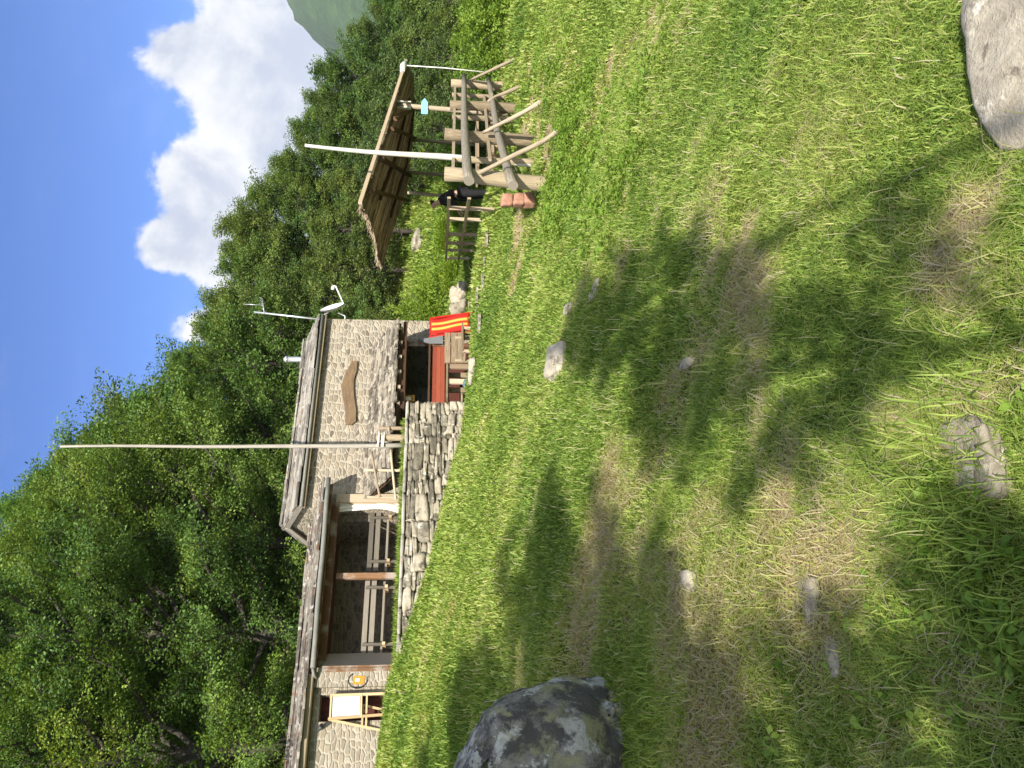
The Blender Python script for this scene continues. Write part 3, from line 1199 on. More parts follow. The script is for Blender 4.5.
# retaining wall of field stones
def dry_wall():
    root = on_house('dry_stone_wall', 'dry stone retaining wall of grey field stones below the terrace', 'wall')
    mb = MB(70)
    rng = mb.rng
    s0, s1 = 4.08, 10.0
    cs, cz = .055, .044
    nS, nZ = int((s1 - s0) / cs), int((2.27 - .42) / cz)
    free = np.ones((nZ, nS), bool)
    for r_ in range(nZ):
        for c_ in range(nS):
            if not free[r_, c_]:
                continue
            wr = 1
            while c_ + wr < nS and free[r_, c_ + wr] and wr < 12:
                wr += 1
            big = rng.random() < .09
            wd = min(wr, rng.randint(7, 12) if big else rng.randint(4, 11))
            if wr - wd < 2:
                wd = wr if wr <= 11 else wd
            hh = min(nZ - r_, rng.randint(4, 6) if big else rng.choice((1, 2, 2, 2, 3, 3, 4)))
            if nZ - r_ - hh == 1:
                hh += 1
            while hh > 1 and not free[r_:r_ + hh, c_:c_ + wd].all():
                hh -= 1
            free[r_:r_ + hh, c_:c_ + wd] = False
            a_, b_ = wd * cs, hh * cz
            an = rng.uniform(-.05, .05)
            mb.stone((s0 + (c_ + wd / 2) * cs, 1.93 + rng.uniform(-.045, .045), .42 + (r_ + hh / 2) * cz), (a_ * rng.uniform(.97, 1.05), .38, b_ * rng.uniform(.97, 1.06)),
                     ((math.cos(an), 0, math.sin(an)), (0, 1, 0), (-math.sin(an), 0, math.cos(an))), None, 5, .075, rng.choice((8, 13, 20)))
    mb.build('stones', M['drystone'], root)
    c = MB(71)
    c.box((7.03, 1.78, 1.3), (5.8, .28, 1.9))
    c.build('wall_core', M['core'], root)
    k = MB(72)
    s = 4.06
    while s < 9.95:
        wd = k.rng.uniform(.45, 1.0)
        k.stone((s + wd / 2, 1.90 + k.rng.uniform(-.02, .02), 2.325), (wd, .46, .085), None, None, 4, .03, 7)
        s += wd + .01
    k.build('coping', M['slate'], root)


dry_wall()

# ------------------------------------------------------------------ things on the terrace
def terrace():
    # tall bare pole with the stump it is tied to
    s, z = fac(398, 445, 1.62)
    e = on_house('flagpole', 'tall bare silvery wooden pole rising above the stone house roof', 'pole')
    top = P(60, 447, 18.6)
    # express the top in house coordinates
    st, wt = sw(top[0], top[1])
    mb = MB(80)
    a, b = np.array((s, 1.62, 2.3)), np.array((st, wt, top[2]))
    pts = [a + (b - a) * t + np.array([.018 * math.sin(t * 5) + .008 * math.sin(t * 13), 0, 0]) for t in np.linspace(0, 1, 14)]
    mb.tube(pts, list(np.linspace(.058, .026, 14)), 10, .5, .05)
    mb.build('pole', M['greypole'], e)
    st_ = MB(81)
    st_.log((s - .20, 1.62, 2.3), (s - .2, 1.62, 3.06), .085, .08, .0, 12, 5)
    st_.build('stump_post', M['oldwood'], e)
    k = MB(82)
    for zz in (2.86, 2.98):
        k.tube([(s - .30, 1.72, zz), (s + .1, 1.72, zz + .03)], .022, 8)
    k.tube([(s - .28, 1.71, 2.92), (s + .09, 1.71, 2.90)], .02, 8)
    k.build('binding', M['cloth'], e)
    # rail of thin branches
    f = on_house('branch_railing', 'light branch railing on the terrace beside the tall pole', 'railing')
    for (pa, pb, r) in (((371.5, 452), (380, 497), .032), ((391, 450), (396, 500), .030), ((388.5, 427), (389, 441), .034)):
        sa, za = fac(*pa, 1.6)
        sb, zb = fac(*pb, 1.6)
        mb = MB(83 + int(pa[0]))
        mb.log((sa, 1.6, za), (sb, 1.6, zb), r, r * .85, .02)
        mb.build('rail', M['benchwood'], f)
    for py, topx, r in ((470, 364, .035), (497, 367, .03), (428, 380, .05)):
        sa, za = fac(topx, py, 1.55)
        mb = MB(90 + py)
        mb.log((sa, 1.55, 2.28), (sa, 1.55, za), r, r * .9, .01)
        mb.build('post', M['benchwood'], f)
    # curtain
    CS = fac(370, 502, .06)[0]
    mb = MB(95)
    n = 16
    rows = []
    for i in range(13):
        t = i / 12
        zz = 4.16 - t * 1.75
        wdt = .30 - .13 * math.sin(t * math.pi) + .05 * t
        row = []
        for k in range(n):
            q = k / (n - 1)
            row.append((CS + wdt * q + .02 * math.sin(t * 6) + .012 * math.sin(q * 11 + t * 9), .06 + .03 * math.sin(q * 13 + 3 * math.sin(t * 3)) + .012 * math.sin(q * 31 + t * 5), zz + (.05 * math.sin(q * 4) if i == 12 else 0) - (.03 * math.sin(q * 5) if i == 0 else 0)))
        rows.append(row)
    o = len(mb.v)
    for row in rows:
        mb.v.extend(row)
    for i in range(12):
        for k in range(n - 1):
            mb.face((i * n + k, i * n + k + 1, (i + 1) * n + k + 1, (i + 1) * n + k), [(0, 0)] * 4, .5, True)
    e2 = on_house('curtain', 'gathered cream white curtain hanging beside the right porch post', 'curtain')
    c = mb.build('fabric', M['cloth'], e2)
    c.modifiers.new('thickness', 'SOLIDIFY').thickness = .008
    # long benches with plank backs in the porch
    for i, (pts_, lab) in enumerate((((371, 512, 370.5, 571, 377, 384.5), 'long wooden bench with plank back in the porch next to the white curtain'), ((366.5, 581, 364.5, 655, 373, 381), 'long wooden bench with plank back in the porch nearest the yellow lamp'))):
        e3 = on_house('porch_bench', lab, 'bench', 'benches in the porch')
        w = -.35
        s_a, z_a = fac(pts_[0], pts_[1], w)
        s_b, z_b = fac(pts_[2], pts_[3], w)
        zz = (z_a + z_b) / 2
        for k, dz in enumerate((0, -.16)):
            tp = MB(100 + i * 3 + k)
            tp.box(((s_a + s_b) / 2, w, zz + dz), (s_b - s_a, .04, .115))
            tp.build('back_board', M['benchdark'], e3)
        bs = MB(104 + i)
        for k in range(2):
            bs.box(((s_a + s_b) / 2, w - .12 - .17 * k, zz - .40), (s_b - s_a, .16, .05))
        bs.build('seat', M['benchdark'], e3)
        for s in (s_a + .18, s_b - .22):
            lg = MB(108 + i)
            lg.box((s, w + .045, (zz + 2.36) / 2), (.06, .05, zz - 2.30))
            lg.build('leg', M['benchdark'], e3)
            lg = MB(108 + i)
            lg.box((s, w - .30, (zz - .42 + 2.32) / 2), (.06, .06, zz - .42 - 2.30))
            lg.build('leg', M['benchdark'], e3)
            lg = MB(109 + i)
            lg.box((s, w - .08, zz - .46), (.06, .5, .07))
            lg.build('bracket', M['newwood'], e3)
    # hand lamp on the wall
    q = fac(359, 680.5, W1 + .08)
    q = (q[0] - .05, q[1])
    e4 = on_house('wall_lamp', 'yellow work lamp with a black cable hung on the annex wall', 'lamp')
    mb = MB(110)
    LZ = q[1]
    mb.box((q[0] + .05, W1 + .07, LZ), (.17, .12, .24))
    mb.build('casing', M['yellow'], e4)
    mb = MB(111)
    mb.box((q[0] + .05, W1 + .135, LZ + .03), (.07, .012, .09))
    mb.build('lens', M['lampglass'], e4)
    mb = MB(112)
    cx = q[0] + .05
    pts = [(cx + .16 * math.cos(a), W1 + .11, LZ + .02 + .2 * math.sin(a)) for a in np.linspace(2.6, -1.9, 14)] + [(cx - .16, W1 + .08, LZ - .38), (cx - .26, W1 + .08, LZ - .62), (cx - .36, W1 + .05, LZ - .85)]
    mb.tube(pts, .018, 6)
    mb.build('cable', M['black'], e4)
    # spotlight
    q = fac(320, 731, W1)
    e5 = on_house('spotlight', 'small dark spotlight fixed to the wall under the annex eaves', 'spotlight')
    mb = MB(113)
    mb.tube([(q[0], W1, q[1] + .05), (q[0], W1 + .1, q[1] + .03)], .016, 8)
    mb.build('bracket', M['black'], e5)
    mb = MB(114)
    mb.tube([(q[0] + .01, W1 + .08, q[1] + .04), (q[0] - .03, W1 + .14, q[1] - .01), (q[0] - .07, W1 + .20, q[1] - .06)], [.03, .05, .055], 12)
    mb.build('head', M['darkmetal'], e5)
    # easel with a white panel
    e6 = on_house('easel', 'wooden easel with a white panel standing in the doorway', 'easel')
    w = W1 + .16
    def S(px, py, ww=w):
        a = fac(px, py, ww)
        return np.array((a[0], ww, a[1]))
    gb = 2.42
    tr, tl = S(331, 695.5), S(328, 719)
    fr = MB(115)
    for a, b in ((tr, S(386, 693.5)), (tl, S(385, 714.5))):
        fr.beam(a, b, .05, .035, (0, 1, 0))
    fr.beam(S(331.5, 694), S(330, 719), .035, .05, (0, 1, 0))
    fr.beam(S(361.5, 694), S(361, 717.5), .035, .05, (0, 1, 0))
    fr.beam(S(367, 694), S(366, 727, w - .1), .035, .04, (0, 1, 0))
    fr.build('front_frame', M['newwood'], e6)
    fr = MB(116)
    a = S(328.5, 719.5, w - .04)
    b = S(384, 731, w - .12)
    fr.beam(a, b, .045, .03, (0, 1, 0))
    a2 = S(330, 697, w - .04)
    b2 = np.array((b[0] - .42, b[1] - .1, b[2]))
    fr.beam(a2, b2, .045, .03, (0, 1, 0))
    fr.beam((a * .4 + b * .6), (a2 * .4 + b2 * .6), .03, .04)
    fr.build('rear_leg', M['newwood'], e6)
    pn = MB(117)
    c = [S(333, 697), S(360, 696), S(360, 715), S(332, 717)]
    nrm = np.array((0, .02, 0))
    o = len(pn.v)
    pn.v.extend([tuple(p + nrm) for p in c] + [tuple(p - nrm) for p in c])
    for f_ in ((0, 1, 2, 3), (7, 6, 5, 4), (0, 4, 5, 1), (1, 5, 6, 2), (2, 6, 7, 3), (3, 7, 4, 0)):
        pn.face(f_, [(0, 0), (1, 0), (1, 1), (0, 1)], .5)
    pn.build('panel', M['whiteboard'], e6)
    # satellite dish and aerial at the right gable
    top, bot, lnb = P(321, 313.5, 22.95), P(345, 306.5, 22.95), P(333.5, 286, 22.75)
    ctr = (top + bot) / 2
    e7 = empty('satellite_dish', ctr)
    tag(e7, 'white satellite dish seen from its edge beside the right gable', 'satellite dish')
    mb = MB(118)
    wl = P(325, 323, 22.9)
    mb.tube([wl - ctr, P(322, 316, 22.95) - ctr, (0, 0, 0)], .025, 8)
    mb.tube([P(345, 323, 22.9) - ctr, P(345, 316, 22.9) - ctr, P(338, 313, 22.95) - ctr], .02, 8)
    mb.build('mount', M['steel'], e7)
    v = (top - bot); rad_ = np.linalg.norm(v) / 2; v /= 2 * rad_
    ax = np.array((.96, -.30, .28)); ax -= v * (ax @ v); ax /= np.linalg.norm(ax)
    u = np.cross(ax, v)
    dish = MB(119)
    rings, seg = 5, 22
    for side in (0, 1):
        for i in range(rings + 1):
            rr = rad_ * i / rings
            for k in range(seg):
                an = 2 * math.pi * k / seg
                dish.v.append(tuple((u * math.cos(an) + v * math.sin(an)) * rr + ax * (.10 * (i / rings) ** 2 - side * .015)))
    base_i = (rings + 1) * seg
    for side in (0, 1):
        for i in range(rings):
            for k in range(seg):
                q4 = [side * base_i + i * seg + k, side * base_i + i * seg + (k + 1) % seg, side * base_i + (i + 1) * seg + (k + 1) % seg, side * base_i + (i + 1) * seg + k]
                dish.face(tuple(q4 if not side else q4[::-1]), [(0, 0)] * 4, .5, True)
    dish.build('dish', M['white'], e7)
    mb = MB(120)
    mb.tube([bot - ctr, lnb - ctr + (0, 0, -.06), lnb - ctr], [.024, .022, .022], 8)
    mb.tube([lnb - ctr, lnb - ctr + (-.10, .02, .03)], .045, 10)
    mb.build('feed_arm', M['white'], e7)
    e8 = on_house('aerial', 'thin white aerial mast with a small antenna above the right gable', 'aerial')
    mb = MB(121)
    tp = P(254, 312, 22.9)
    b0 = P(345, 322, 22.9)
    def hs(q): a = sw(q[0], q[1]); return np.array((a[0], a[1], q[2]))
    tp, b0 = hs(tp), hs(b0)
    b0[2] = 4.4
    mb.tube([b0, tp], .028, 8)
    mb.tube([b0 + (0, 0, .1), b0 + (.25, 0, .1)], .02, 6)
    mb.build('mast', M['steel'], e8)
    mb = MB(122)
    c = tp - (0, 0, .30)
    mb.tube([c + (.06, 0, 0), c + (-.42, .1, .1)], .012, 6)
    for k in range(5):
        d = c + np.array((-.42, .1, .1)) * (k / 5 + .1)
        mb.tube([d + (0, -.12, -.05), d + (0, .12, .05)], .008, 5)
    mb.tube([c + (-.22, .05, .05), c + (-.24, .05, .62)], .010, 6)
    mb.build('antenna', M['steel'], e8)


terrace()

# ------------------------------------------------------------------ things in front of the bar
def bar_things():
    # lantern
    e = on_house('lantern', 'amber wooden lantern hanging at the left end of the bar', 'lantern')
    a = fac(407.5, 400, .8)
    mb = MB(130)
    mb.box((a[0], .80, a[1] + .0), (.15, .15, .20), None, .5)
    mb.build('glass', M['lampglass'], e)
    mb = MB(131)
    for dx in (-1, 1):
        for dy in (-1, 1):
            mb.box((a[0] + .075 * dx, .80 + .075 * dy, a[1] - .02), (.03, .03, .30))
    mb.box((a[0], .80, a[1] + .13), (.21, .21, .05))
    mb.box((a[0], .80, a[1] - .16), (.20, .20, .05))
    mb.build('frame', M['yellow'], e)
    # folding deck chair
    q = fp(.62, .55)
    g0 = .62
    ch = empty('deck_chair', (q[0], q[1], g0), HOUSE_ROT)
    tag(ch, 'folded red deck chair with yellow striped canvas leaning by the house corner', 'deck chair')
    fr = MB(132)
    for s in (-.33, .33):
        fr.beam((s, .26, .0), (s * 1.0, -.08, 1.24), .045, .05, (1, 0, 0))
    fr.beam((-.36, -.07, 1.21), (.36, -.07, 1.21), .05, .045)
    fr.beam((-.36, .25, .05), (.36, .25, .05), .05, .045)
    fr.build('frame', M['redpaint'], ch)
    fr = MB(133)
    for s in (-.28, .28):
        fr.beam((s, .32, .02), (s, .06, 1.05), .04, .04, (1, 0, 0))
    fr.beam((-.29, .30, .16), (.29, .30, .16), .04, .04)
    fr.build('rear_frame', M['redpaint'], ch)
    cv = MB(134)
    n = 14
    for i in range(n):
        t = i / (n - 1)
        z = .10 + t * 1.08
        w = .30 - (.34) * (z / 1.24) + .03 * math.sin(t * math.pi * 2)
        for k in range(7):
            x = k / 6
            cv.v.append((-.29 + .58 * x, w + .006 * math.sin(x * 9 + t * 5), z))
    for i in range(n - 1):
        for k in range(6):
            cv.face((i * 7 + k, i * 7 + k + 1, (i + 1) * 7 + k + 1, (i + 1) * 7 + k), [(k / 6, 0), ((k + 1) / 6, 0), ((k + 1) / 6, 1), (k / 6, 1)], .5, True)
    c = cv.build('canvas', M['stripes'], ch)
    c.modifiers.new('thickness', 'SOLIDIFY').thickness = .006
    # grey wedge shaped sheet
    o = MB(135)
    pts = [fac(a, b, .62) for a, b in ((417, 340.5), (443, 336), (443, 344), (430, 344))]
    s0, z0 = pts[0]
    o.prism([(a - s0, b - z0) for a, b in pts], (1, 0, 0), (0, 0, 1), (0, 0, 0), (0, .03, 0))
    w_ = o.build('metal_sheet', M['greypaint'])
    w_.location = tuple(fp(s0, .62, z0)); w_.rotation_euler = (0, 0, HOUSE_ROT)
    tag(w_, 'grey wedge shaped sheet standing between the deck chair and red counter', 'sheet')
    # garden bench seen from behind
    b = on_house('wooden_bench', 'weathered wooden bench with plank back in front of the red counter', 'bench')
    w = 1.55
    for px in (447.5, 454.0, 460.0):
        mb = MB(int(px))
        sa, za = fac(px, 333, w)
        sb, zb = fac(px, 363, w)
        mb.box(((sa + sb) / 2, w, za), (sb - sa, .04, .145))
        mb.build('back_board', M['oldwood'], b)
    sa, _ = fac(455, 337, w)
    sb, _ = fac(455, 362, w)
    mb = MB(140)
    for k in range(3):
        mb.box(((sa + sb) / 2 - .05, w + .14 + .15 * k, .98), (sb - sa + .1, .14, .04))
    mb.build('seat', M['oldwood'], b)
    for s in (sa + .05, sb - .02):
        mb = MB(141)
        mb.box((s, w + .02, .86), (.07, .06, .62))
        mb.box((s, w + .46, .78), (.07, .06, .42))
        mb.box((s, w + .26, .93), (.07, .44, .05))
        mb.build('leg', M['benchwood'], b)
    # table between bench and counter
    t = on_house('plank_table', 'rough plank table with broad pale legs against the retaining wall end', 'table')
    sa, za = fac(445, 366, 1.2)
    sb, _ = fac(445, 402, 1.2)
    mb = MB(142)
    for k in range(3):
        mb.box(((sa + sb) / 2, .95 + .2 * k, 1.37), (sb - sa, .19, .05), None, None, .006)
    mb.build('table_top', M['oldwood'], t)
    for px_ in (368, 383):
        s, _ = fac(460, px_, 1.3)
        mb = MB(143 + px_)
        mb.box((s, 1.36, .97), (.14, .05, .78))
        mb.box((s, .95, .97), (.14, .05, .78))
        mb.build('leg', M['benchwood'], t)
    # small stool at wall end
    st = on_house('log_stool', 'short dark wooden stool beside the end of the retaining wall', 'stool')
    s, z = fac(457, 398, 1.0)
    mb = MB(150)
    mb.log((s, 1.0, .95), (s, 1.0, 1.0), .15, .15, 0, 14, 2)
    mb.build('seat', M['oldwood'], st)
    for k in range(3):
        mb = MB(151 + k)
        an = k * 2.09 + .4
        mb.log((s + .08 * math.cos(an), 1.0 + .08 * math.sin(an), .95), (s + .14 * math.cos(an), 1.0 + .14 * math.sin(an), .5), .022, .02, 0, 8, 2)
        mb.build('leg', M['oldwood'], st)
    # blue bundle
    a, b2 = np.array(P(464, 386, 19.4)), np.array(P(471, 376, 19.6))
    mb = MB(155)
    pts = [a + (b2 - a) * t for t in np.linspace(0, 1, 7)]
    mb.tube(pts, [.04, .07, .075, .06, .07, .065, .03], 10, .5, .12)
    o = mb.build('bundle', M['blue'])
    tag(o, 'small blue bundle lying in the grass below the table legs', 'bundle')
    # pale slab lying in the grass in front of it
    q = ground_at(474, 371)
    mb = MB(156)
    mb.stone((0, 0, .04), (.55, .25, .14), None, None, 5, .05, 5)
    o = mb.build('slab', M['rock'], None, (q[0], q[1], q[2]))
    tag(o, 'pale slab leaning in the grass beside the blue bundle', 'slab')


bar_things()

# ------------------------------------------------------------------ rocks
def rock(name, label, loc, size, mat, seed, rot=0, tilt=(0, 0), k=14, rough=.10, pw=2.6, group=None, sink=.3, sub=1, disp=.12):
    mb = MB(seed)
    mb.stone((0, 0, 0), size, None, .5, k, rough, pw)
    o = mb.build(name, mat)
    me = o.data
    # uneven surface, real displacement of the mesh
    from mathutils import noise as mn
    L = max(size)
    for v in me.vertices:
        c = Vector(v.co) / L
        d = mn.fractal(c * 3.0 + Vector((seed * 1.37, 0, 0)), .9, 2.1, 5) * disp * .5
        d += abs(mn.noise(c * 2.2 + Vector((0, seed * .7, 3)))) * disp * -.6
        v.co += v.normal * d * L * .5
    o.location = (loc[0], loc[1], loc[2] + size[2] / 2 * (1 - 2 * sink))
    o.rotation_euler = (tilt[0], tilt[1], rot)
    tag(o, label, 'rock', group)
    return o


BOULDER = (-2.28, 3.95, .68)


def rocks():
    rock('boulder', 'big grey lichen covered boulder half buried in the shaded lawn', BOULDER, (1.30, 1.12, 1.34), M['boulder'], 201, .5, (.12, .30), 44, .13, 2.5, None, .30, 1, .185)
    q = ground_at(1078, 34)
    rock('rock', 'smooth pale rock in the sunlit near corner of the meadow', (q[0] + .03, q[1] - .02, q[2]), (.80, .60, .17), M['rock'], 202, .25, (.10, .04), 24, .10, 8, None, .40, 1, .09)
    q = ground_at(563, 361)
    rock('rock', 'flat pale grey slab tilted in the middle of the lawn', (q[0], q[1], q[2] + .03), (.34, .34, .12), M['rock'], 203, .3, (.42, .12), 10, .05, 9.0, None, .3, 1, .06)
    q = ground_at(598, 291)
    rock('rock', 'small pale stone beside a dry patch in the lawn', (q[0], q[1], q[2]), (.13, .2, .08), M['rock'], 204, .9, (.3, 0), 8, .08, 4, None, .3)
    q = ground_at(572, 310)
    rock('rock', 'narrow stone poking out of the lawn just past the tilted slab', (q[0], q[1], q[2]), (.14, .2, .10), M['rock'], 205, .1, (.3, 0), 8, .08, 4, None, .35)
    q = ground_at(690, 363)
    rock('rock', 'small white stone at the edge of the tree shadow', (q[0], q[1], q[2]), (.07, .16, .06), M['rock'], 206, .1, (.1, 0), 8, .1, 4, None, .3)
    q = ground_at(694, 583)
    rock('rock', 'white rounded stone in the shaded bare patch', (q[0], q[1], q[2]), (.13, .14, .07), M['rock'], 207, .5, (.1, 0), 8, .1, 3, None, .35)
    q = ground_at(818, 603)
    rock('rock', 'dark flat stone sunk in a dry strip of the shaded grass', (q[0], q[1], q[2]), (.18, .12, .05), M['rockdark'], 208, .3, (0, 0), 8, .06, 4, None, .42)
    q = ground_at(975, 462)
    rock('rock', 'broad grey stone sunk in the long grass nearest the camera', (q[0], q[1], q[2] - .01), (.25, .20, .07), M['rockdark'], 209, .4, (.05, .05), 12, .09, 5, None, .42)
    q = ground_at(836, 655)
    rock('rock', 'half buried grey stone in the dark grass below the boulder', (q[0], q[1], q[2]), (.13, .09, .05), M['rockdark'], 210, 1.1, (0, 0), 8, .08, 4, None, .4)
    q = ground_at(404, 648)
    rock('rock', 'pale stone lying by the left end of the retaining wall', (q[0], q[1], q[2]), (.22, .16, .15), M['drystone'], 211, .8, (.1, 0), 8, .09, 3, None, .3)
    # the little pile beyond the deck chair
    for i, (px, py, Y, sz, m_, lab) in enumerate(((458, 300, 25.3, (.9, .6, .55), 'rock', 'largest rock of the pile beyond the deck chair'), (461, 291, 25.2, (.7, .4, .4), 'rock', 'long rock at the far end of the pile beyond the deck chair'),
                                                  (456, 309, 25.0, (.5, .45, .5), 'drystone', 'rock of the pile closest to the deck chair'), (462, 306, 24.8, (.45, .35, .3), 'drystone', 'low brownish rock at the foot of the pile beyond the deck chair'))):
        q = P(px, py, Y)
        z = max(gz(q[0], q[1]) - .08, q[2] - sz[2] / 2)
        rock('rock', lab, (q[0], q[1], z), sz, M[m_], 220 + i, i * .7, (.1, .1), 8, .1, 3, 'rocks piled beyond the deck chair', .1)
    # pale flat stones set in the far lawn
    rng = random.Random(5)
    labs = ['flat stone set in the lawn nearest the deck chair', 'short flat stone in the lawn before the rock pile', 'long flat stone in the middle of the row in the lawn', 'flat stone in the lawn halfway to the railing', 'narrow flat stone in the lawn close to the railing', 'pale flat stone in the lawn nearest the platform']
    for i, (px, py, ln) in enumerate(((481, 325, .9), (470, 305, .5), (478, 300, 1.1), (484, 283, .8), (486, 262, .7), (488, 240, .6))):
        q = ground_at(px, py)
        rock('stepping_stone', labs[i], (q[0], q[1], q[2] + .01), (ln * .5, .40, .07), M["drystone"], 240 + i, rng.uniform(-.3, .3), (0, 0), 6, .05, 4, 'flat stones set in the lawn', .3)
    # reddish blocks behind the near post
    for i, (px, lab) in enumerate(((507, 'upper reddish stone block of the little stack by the near fence post'), (519, 'middle reddish stone block of the little stack by the near fence post'), (529, 'lowest reddish stone block of the little stack by the near fence post'))):
        q = P(px, 200.5, 13.3)
        rock('stone_block', lab, (q[0], q[1], q[2] - .10), (.22, .22, .21), M['brick'], 250 + i, .2 * i, (0, 0), 6, .04, 6, 'reddish stone blocks by the near fence post', 0, 1, .03)


rocks()

# ------------------------------------------------------------------ log fence of the platform
def log_fence():
    f = empty('log_fence', P(545, 183, 13))
    tag(f, 'heavy log fence with two round rails and slanting props below the canopy', 'fence')
    O = np.array(f.location)
    def L(q): return np.array(q) - O
    tops = [(444.5, 174, 13), (444.5, 134, 16), (450, 105.5, 19), (451, 83, 22)]
    bots = [(546, 185, 13), (536, 141, 16), (518, 109, 19), (508, 86, 22)]
    for i, (a, b) in enumerate(zip(tops, bots)):
        pa, pb = P(*a), P(*b)
        pb = pb + (pb - pa) * .12
        mb = MB(300 + i)
        mb.log(L(pb), L(pa), .135, .118, .02, 14, 6)
        mb.build('post', M['oldwood'], f)
    off = np.array([.06, -.17, 0])
    for j, (rail, r) in enumerate((([(468.5, 187, 12.7), (467, 176, 13), (464.5, 135, 16), (464, 106, 19), (464, 80, 22.3)], .085), ([(512, 192, 12.6), (508, 180, 13), (497, 138, 16), (492, 106, 19), (488, 83, 22.3)], .08))):
        pts = [L(P(*q) + off) for q in rail]
        mb = MB(310 + j)
        fine = []
        for a, b in zip(pts[:-1], pts[1:]):
            for t in (0, .5):
                fine.append(a + (b - a) * t)
        fine.append(pts[-1])
        mb.tube(fine, [r * (1.05 - .25 * i / len(fine)) for i in range(len(fine))], 12, .3, .05)
        mb.build('rail', M['raillog'], f)
    for j, (a, b, Ya) in enumerate((((478, 172), (562, 127), 12.75), ((484, 132), (543, 101), 15.7), ((488, 102), (521, 87), 18.7), ((470, 80), (515, 59), 21.8))):
        pa = P(*a, Ya)
        g = ground_at(*b)
        # foot of the prop stands on the ground out in front of the fence
        d = _dir(*b)
        k = (Ya - .3) / d[1]
        pb = EYE + d * k
        pb[2] = min(pb[2], gz(pb[0], pb[1]) + .03)
        if g[1] < Ya + 1.5 and g[1] > Ya - 3:
            pb = g
        mb = MB(320 + j)
        mb.log(L(pa), L(pb), .034, .046, .09, 9, 12, None, .10)
        mb.build('prop', M['palelog'], f)
    # inner row of boards under the rails
    for j, (a, b) in enumerate((((453, 168, 14.4), (455, 86, 21.5)), ((490, 160, 14.6), (484, 96, 20.5)))):
        mb = MB(330 + j)
        mb.beam(L(P(*a)), L(P(*b)), .05, .06)
        mb.build('board', M['oldwood'], f)
    for j, (px, py, Y) in enumerate(((480, 160, 15), (478, 118, 18.2), (476, 96, 20.6))):
        mb = MB(335 + j)
        q = P(px, py, Y)
        mb.log(L((q[0], q[1], gz(q[0], q[1]) - .1)), L((q[0], q[1], P(452, py, Y)[2])), .07, .06, .01)
        mb.build('inner_post', M['oldwood'], f)


log_fence()


def railing():
    f = empty('picket_railing', P(480, 219, 18.5))
    tag(f, 'sparse picket railing with thin top rail running away left of the log fence', 'railing')
    O = np.array(f.location)
    L = lambda q: np.array(q) - O
    pk = [(208, 449, 17.0), (219, 448.5, 18.6), (234, 448, 20.6), (243, 447.5, 22.4), (250, 447, 24.0), (258, 446.5, 25.8)]
    for i, (py, px, Y) in enumerate(pk):
        a = P(px, py, Y)
        z = gz(a[0], a[1]) - .05
        mb = MB(340 + i)
        mb.box(L((a[0], a[1], (a[2] + z) / 2)), (.085, .05, a[2] - z))
        mb.build('picket', M['benchwood'], f)
    for k, d in ((0, 0), (1, .42)):
        mb = MB(350 + k)
        a, b = P(449, 200, 16.0), P(446, 262, 26.4)
        a[2] -= d; b[2] -= d
        mb.beam(L(a + (.05, 0, 0)), L(b + (.05, 0, 0)), .04, .07)
        mb.build('rail', M['oldwood'], f)


railing()

